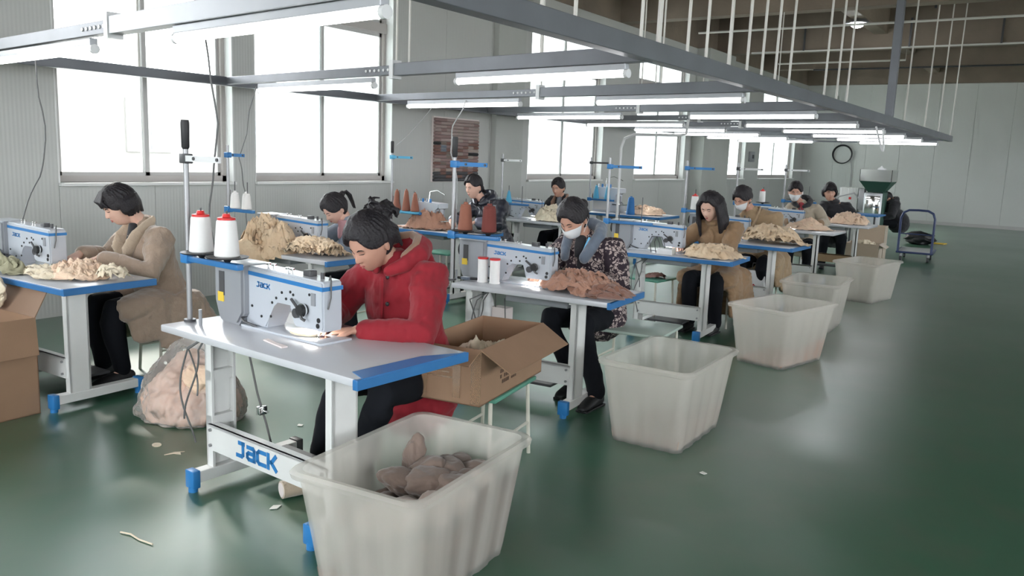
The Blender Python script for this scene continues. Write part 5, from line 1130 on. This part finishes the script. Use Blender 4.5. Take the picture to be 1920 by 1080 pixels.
# bench of the masked woman in print, small items
stool('low bench with pale green top beside the second bin, under the masked woman in print', (-2.52, 5.34, 0), R(6), 'green_pale', .43, .56, .50)
stool('green stool carrying a dark cloth, left of the woman in tan coat', (-3.42, 7.5, 0), R(-5), 'green_top', .47, .42, .40)
fabric('dark rose cloth folded on the green stool left of the tan coat', 'coat_rose', (-3.34, 7.48, .472), (.12, .10), .035, 33, n=3)
stool('green stool seen between the red sleeve and the bottle', (-6.15, 7.6, 0), 0, 'green_top', .45, .4, .34)
rl = thing('cardboard_roll', 'pale cardboard tube lying under the cross panel of the front table', 'roll', (-2.86, 2.45, .045), R(-20)); MB().cyl((0, -.05, 0), (0, .30, 0), .042, seg=20).build('roll', 'coat_beige_light', rl); MB().cyl((0, -.053, 0), (0, -.049, 0), .034, seg=20).build('roll_end', 'pink_paper', rl)
pp = thing('paper_bag', 'white paper bag with red mark on the floor under the camel coat table', 'bag', (-2.92, 9.3, 0)); MB().bb((-.12, -.05, 0), (.12, .06, .42), bev=.01).build('bag', 'edge_white', pp); MB().tube([(-.05, -.055, .2), (.0, -.056, .26), (.05, -.055, .2)], .008, 6).build('red_mark', 'red', pp); MB().tube([(-.05, 0, .42), (-.04, 0, .5), (.04, 0, .5), (.05, 0, .42)], .004, 6).build('bag_handle', 'cord', pp)
for k, (x, y, w_, l_, h_) in enumerate(((-2.75, 14.3, .5, .45, .42), (-2.72, 14.75, .4, .4, .68))):
    cb = carton('cream_carton', ('open cream carton with scraps on the floor right of the brown table', 'taller cream carton behind the open one, right of the brown table')[k], (x, y, 0), R(3), w_, l_, h_, [('+x', .12, 120, 0)] if not k else [], m_='coat_beige_light')
    MB().bb((-.1, -l_/2-.003, .10), (.02, -l_/2-.001, .17)).build('dark_mark', 'black', cb, smooth=False)
fabric('white and orange scraps lying in the open cream carton', 'ivory_cloth', (-2.75, 14.3, .34), (.2, .18), .12, 35, n=4)
bt2 = thing('blue_side_table', 'small blue topped table with thin legs before the green hopper machine', 'table', (-3.28, 16.7, 0)); MB().bb((-.32, -.3, .73), (.32, .4, .76), bev=.005).build('top', 'blue', bt2)
for x in (-.22, .2): MB().cyl((x, 0, 0), (x, 0, .73), .018, seg=10).build('leg', 'dark_grey', bt2)
# hopper machine
hm_ = thing('hopper_machine', 'green and steel filling machine with square hopper near the far wall', 'machine', (-3.44, 18.6, 0))
MB().bb((-.20, -.25, .04), (.18, .3, 1.12), bev=.012).build('cabinet', 'steel', hm_); MB().bb((.16, -.26, .02), (.20, .31, 1.14), bev=.006).build('side_panel', 'green_paint', hm_)
MB().bb((-.17, -.262, .62), (.12, -.25, 1.06), bev=.004).build('front_door', 'mirror', hm_)
def frus(w0, z0, w1, z1): return MB().lathe([(w0*.7071, z0), (w1*.7071, z1)], seg=4)
o = frus(.30, 1.13, .62, 1.36); o.bm.transform(Matrix.Rotation(PI/4, 4, 'Z')); o.build('hopper', 'green_paint', hm_, smooth=False)
q_ = MB()
for a, b_ in (((-.31, -.31, 1.36), (.31, -.30, 1.60)), ((-.31, .30, 1.36), (.31, .31, 1.60)), ((-.31, -.31, 1.36), (-.30, .31, 1.60)), ((.30, -.31, 1.36), (.31, .31, 1.60))): q_.bb(a, b_)
q_.build('hopper_rim', 'mirror', hm_, smooth=False)
fl = crumple('white_stuffing', 'edge_white', (0, 0, 1.38), (.26, .26), .24, 41, n=5, kind='stuff'); fl.parent = hm_
MB().bb((-.32, -.2, .75), (-.21, .0, 1.2), bev=.01).build('control_box', 'galv', hm_)
MB().tube([(-.24, -.1, .9), (-.42, -.15, 1.1), (-.75, -.1, 1.0), (-.85, 0, .6)], .016, 8).build('hose', 'cord_pale', hm_)
cb_ = thing('control_cabinet', 'white control cabinet standing left of the green hopper machine', 'cabinet', (-4.0, 18.8, 0)); MB().bb((-.2, -.15, 0), (.18, .2, 1.2), bev=.01).build('body', 'wall_end', cb_); MB().bb((.0, -.16, .95), (.05, -.15, 1.0)).build('button', 'red', cb_)
# hand trolley
tr_ = thing('hand_trolley', 'navy platform trolley with arched handle on the open floor', 'trolley', (-2.24, 16.0, 0), R(4))
MB().bb((-.30, -.02, .15), (.30, .95, .185), bev=.012).build('platform', 'navy', tr_); MB().bb((-.27, .02, .184), (.27, .9, .19)).build('deck_mat', 'steel', tr_, smooth=False)
MB().tube([(-.27, .0, .17), (-.27, 0, .5), (-.27, -.01, .78), (-.235, -.015, .875), (-.15, -.02, .92), (0, -.02, .925), (.15, -.02, .92), (.235, -.015, .875), (.27, -.01, .78), (.27, 0, .5), (.27, 0, .17)], .020, 10).build('handle', 'navy', tr_)
MB().tube([(-.27, 0, .5), (.27, 0, .5)], .010, 8).build('cross_bar', 'navy', tr_)
for x in (-.22, .22):
    for y in (.1, .82):
        c_ = MB().bb((x-.025, y-.03, .08), (x+.025, y+.03, .15), bev=.004).build('caster', 'galv', tr_); MB().cyl((x-.018, y, .05), (x+.018, y, .05), .05, seg=18).build('wheel', 'dark_grey', c_)
o = lump('black', (-2.75, 20.1, .13), (.34, .26, .15), 61, 'black bundle lying on the floor behind the hand trolley', (0, 0, .2), None); o.name = 'black_bundle'
o = flatpiece('yellow_scrap', 'yellow green scrap on the floor behind the trolley', 'scrap', [(-.15, -.1), (.1, -.08), (.15, .1), (-.1, .12)], (-2.40, 20.6, .003), 'yellow', .02)
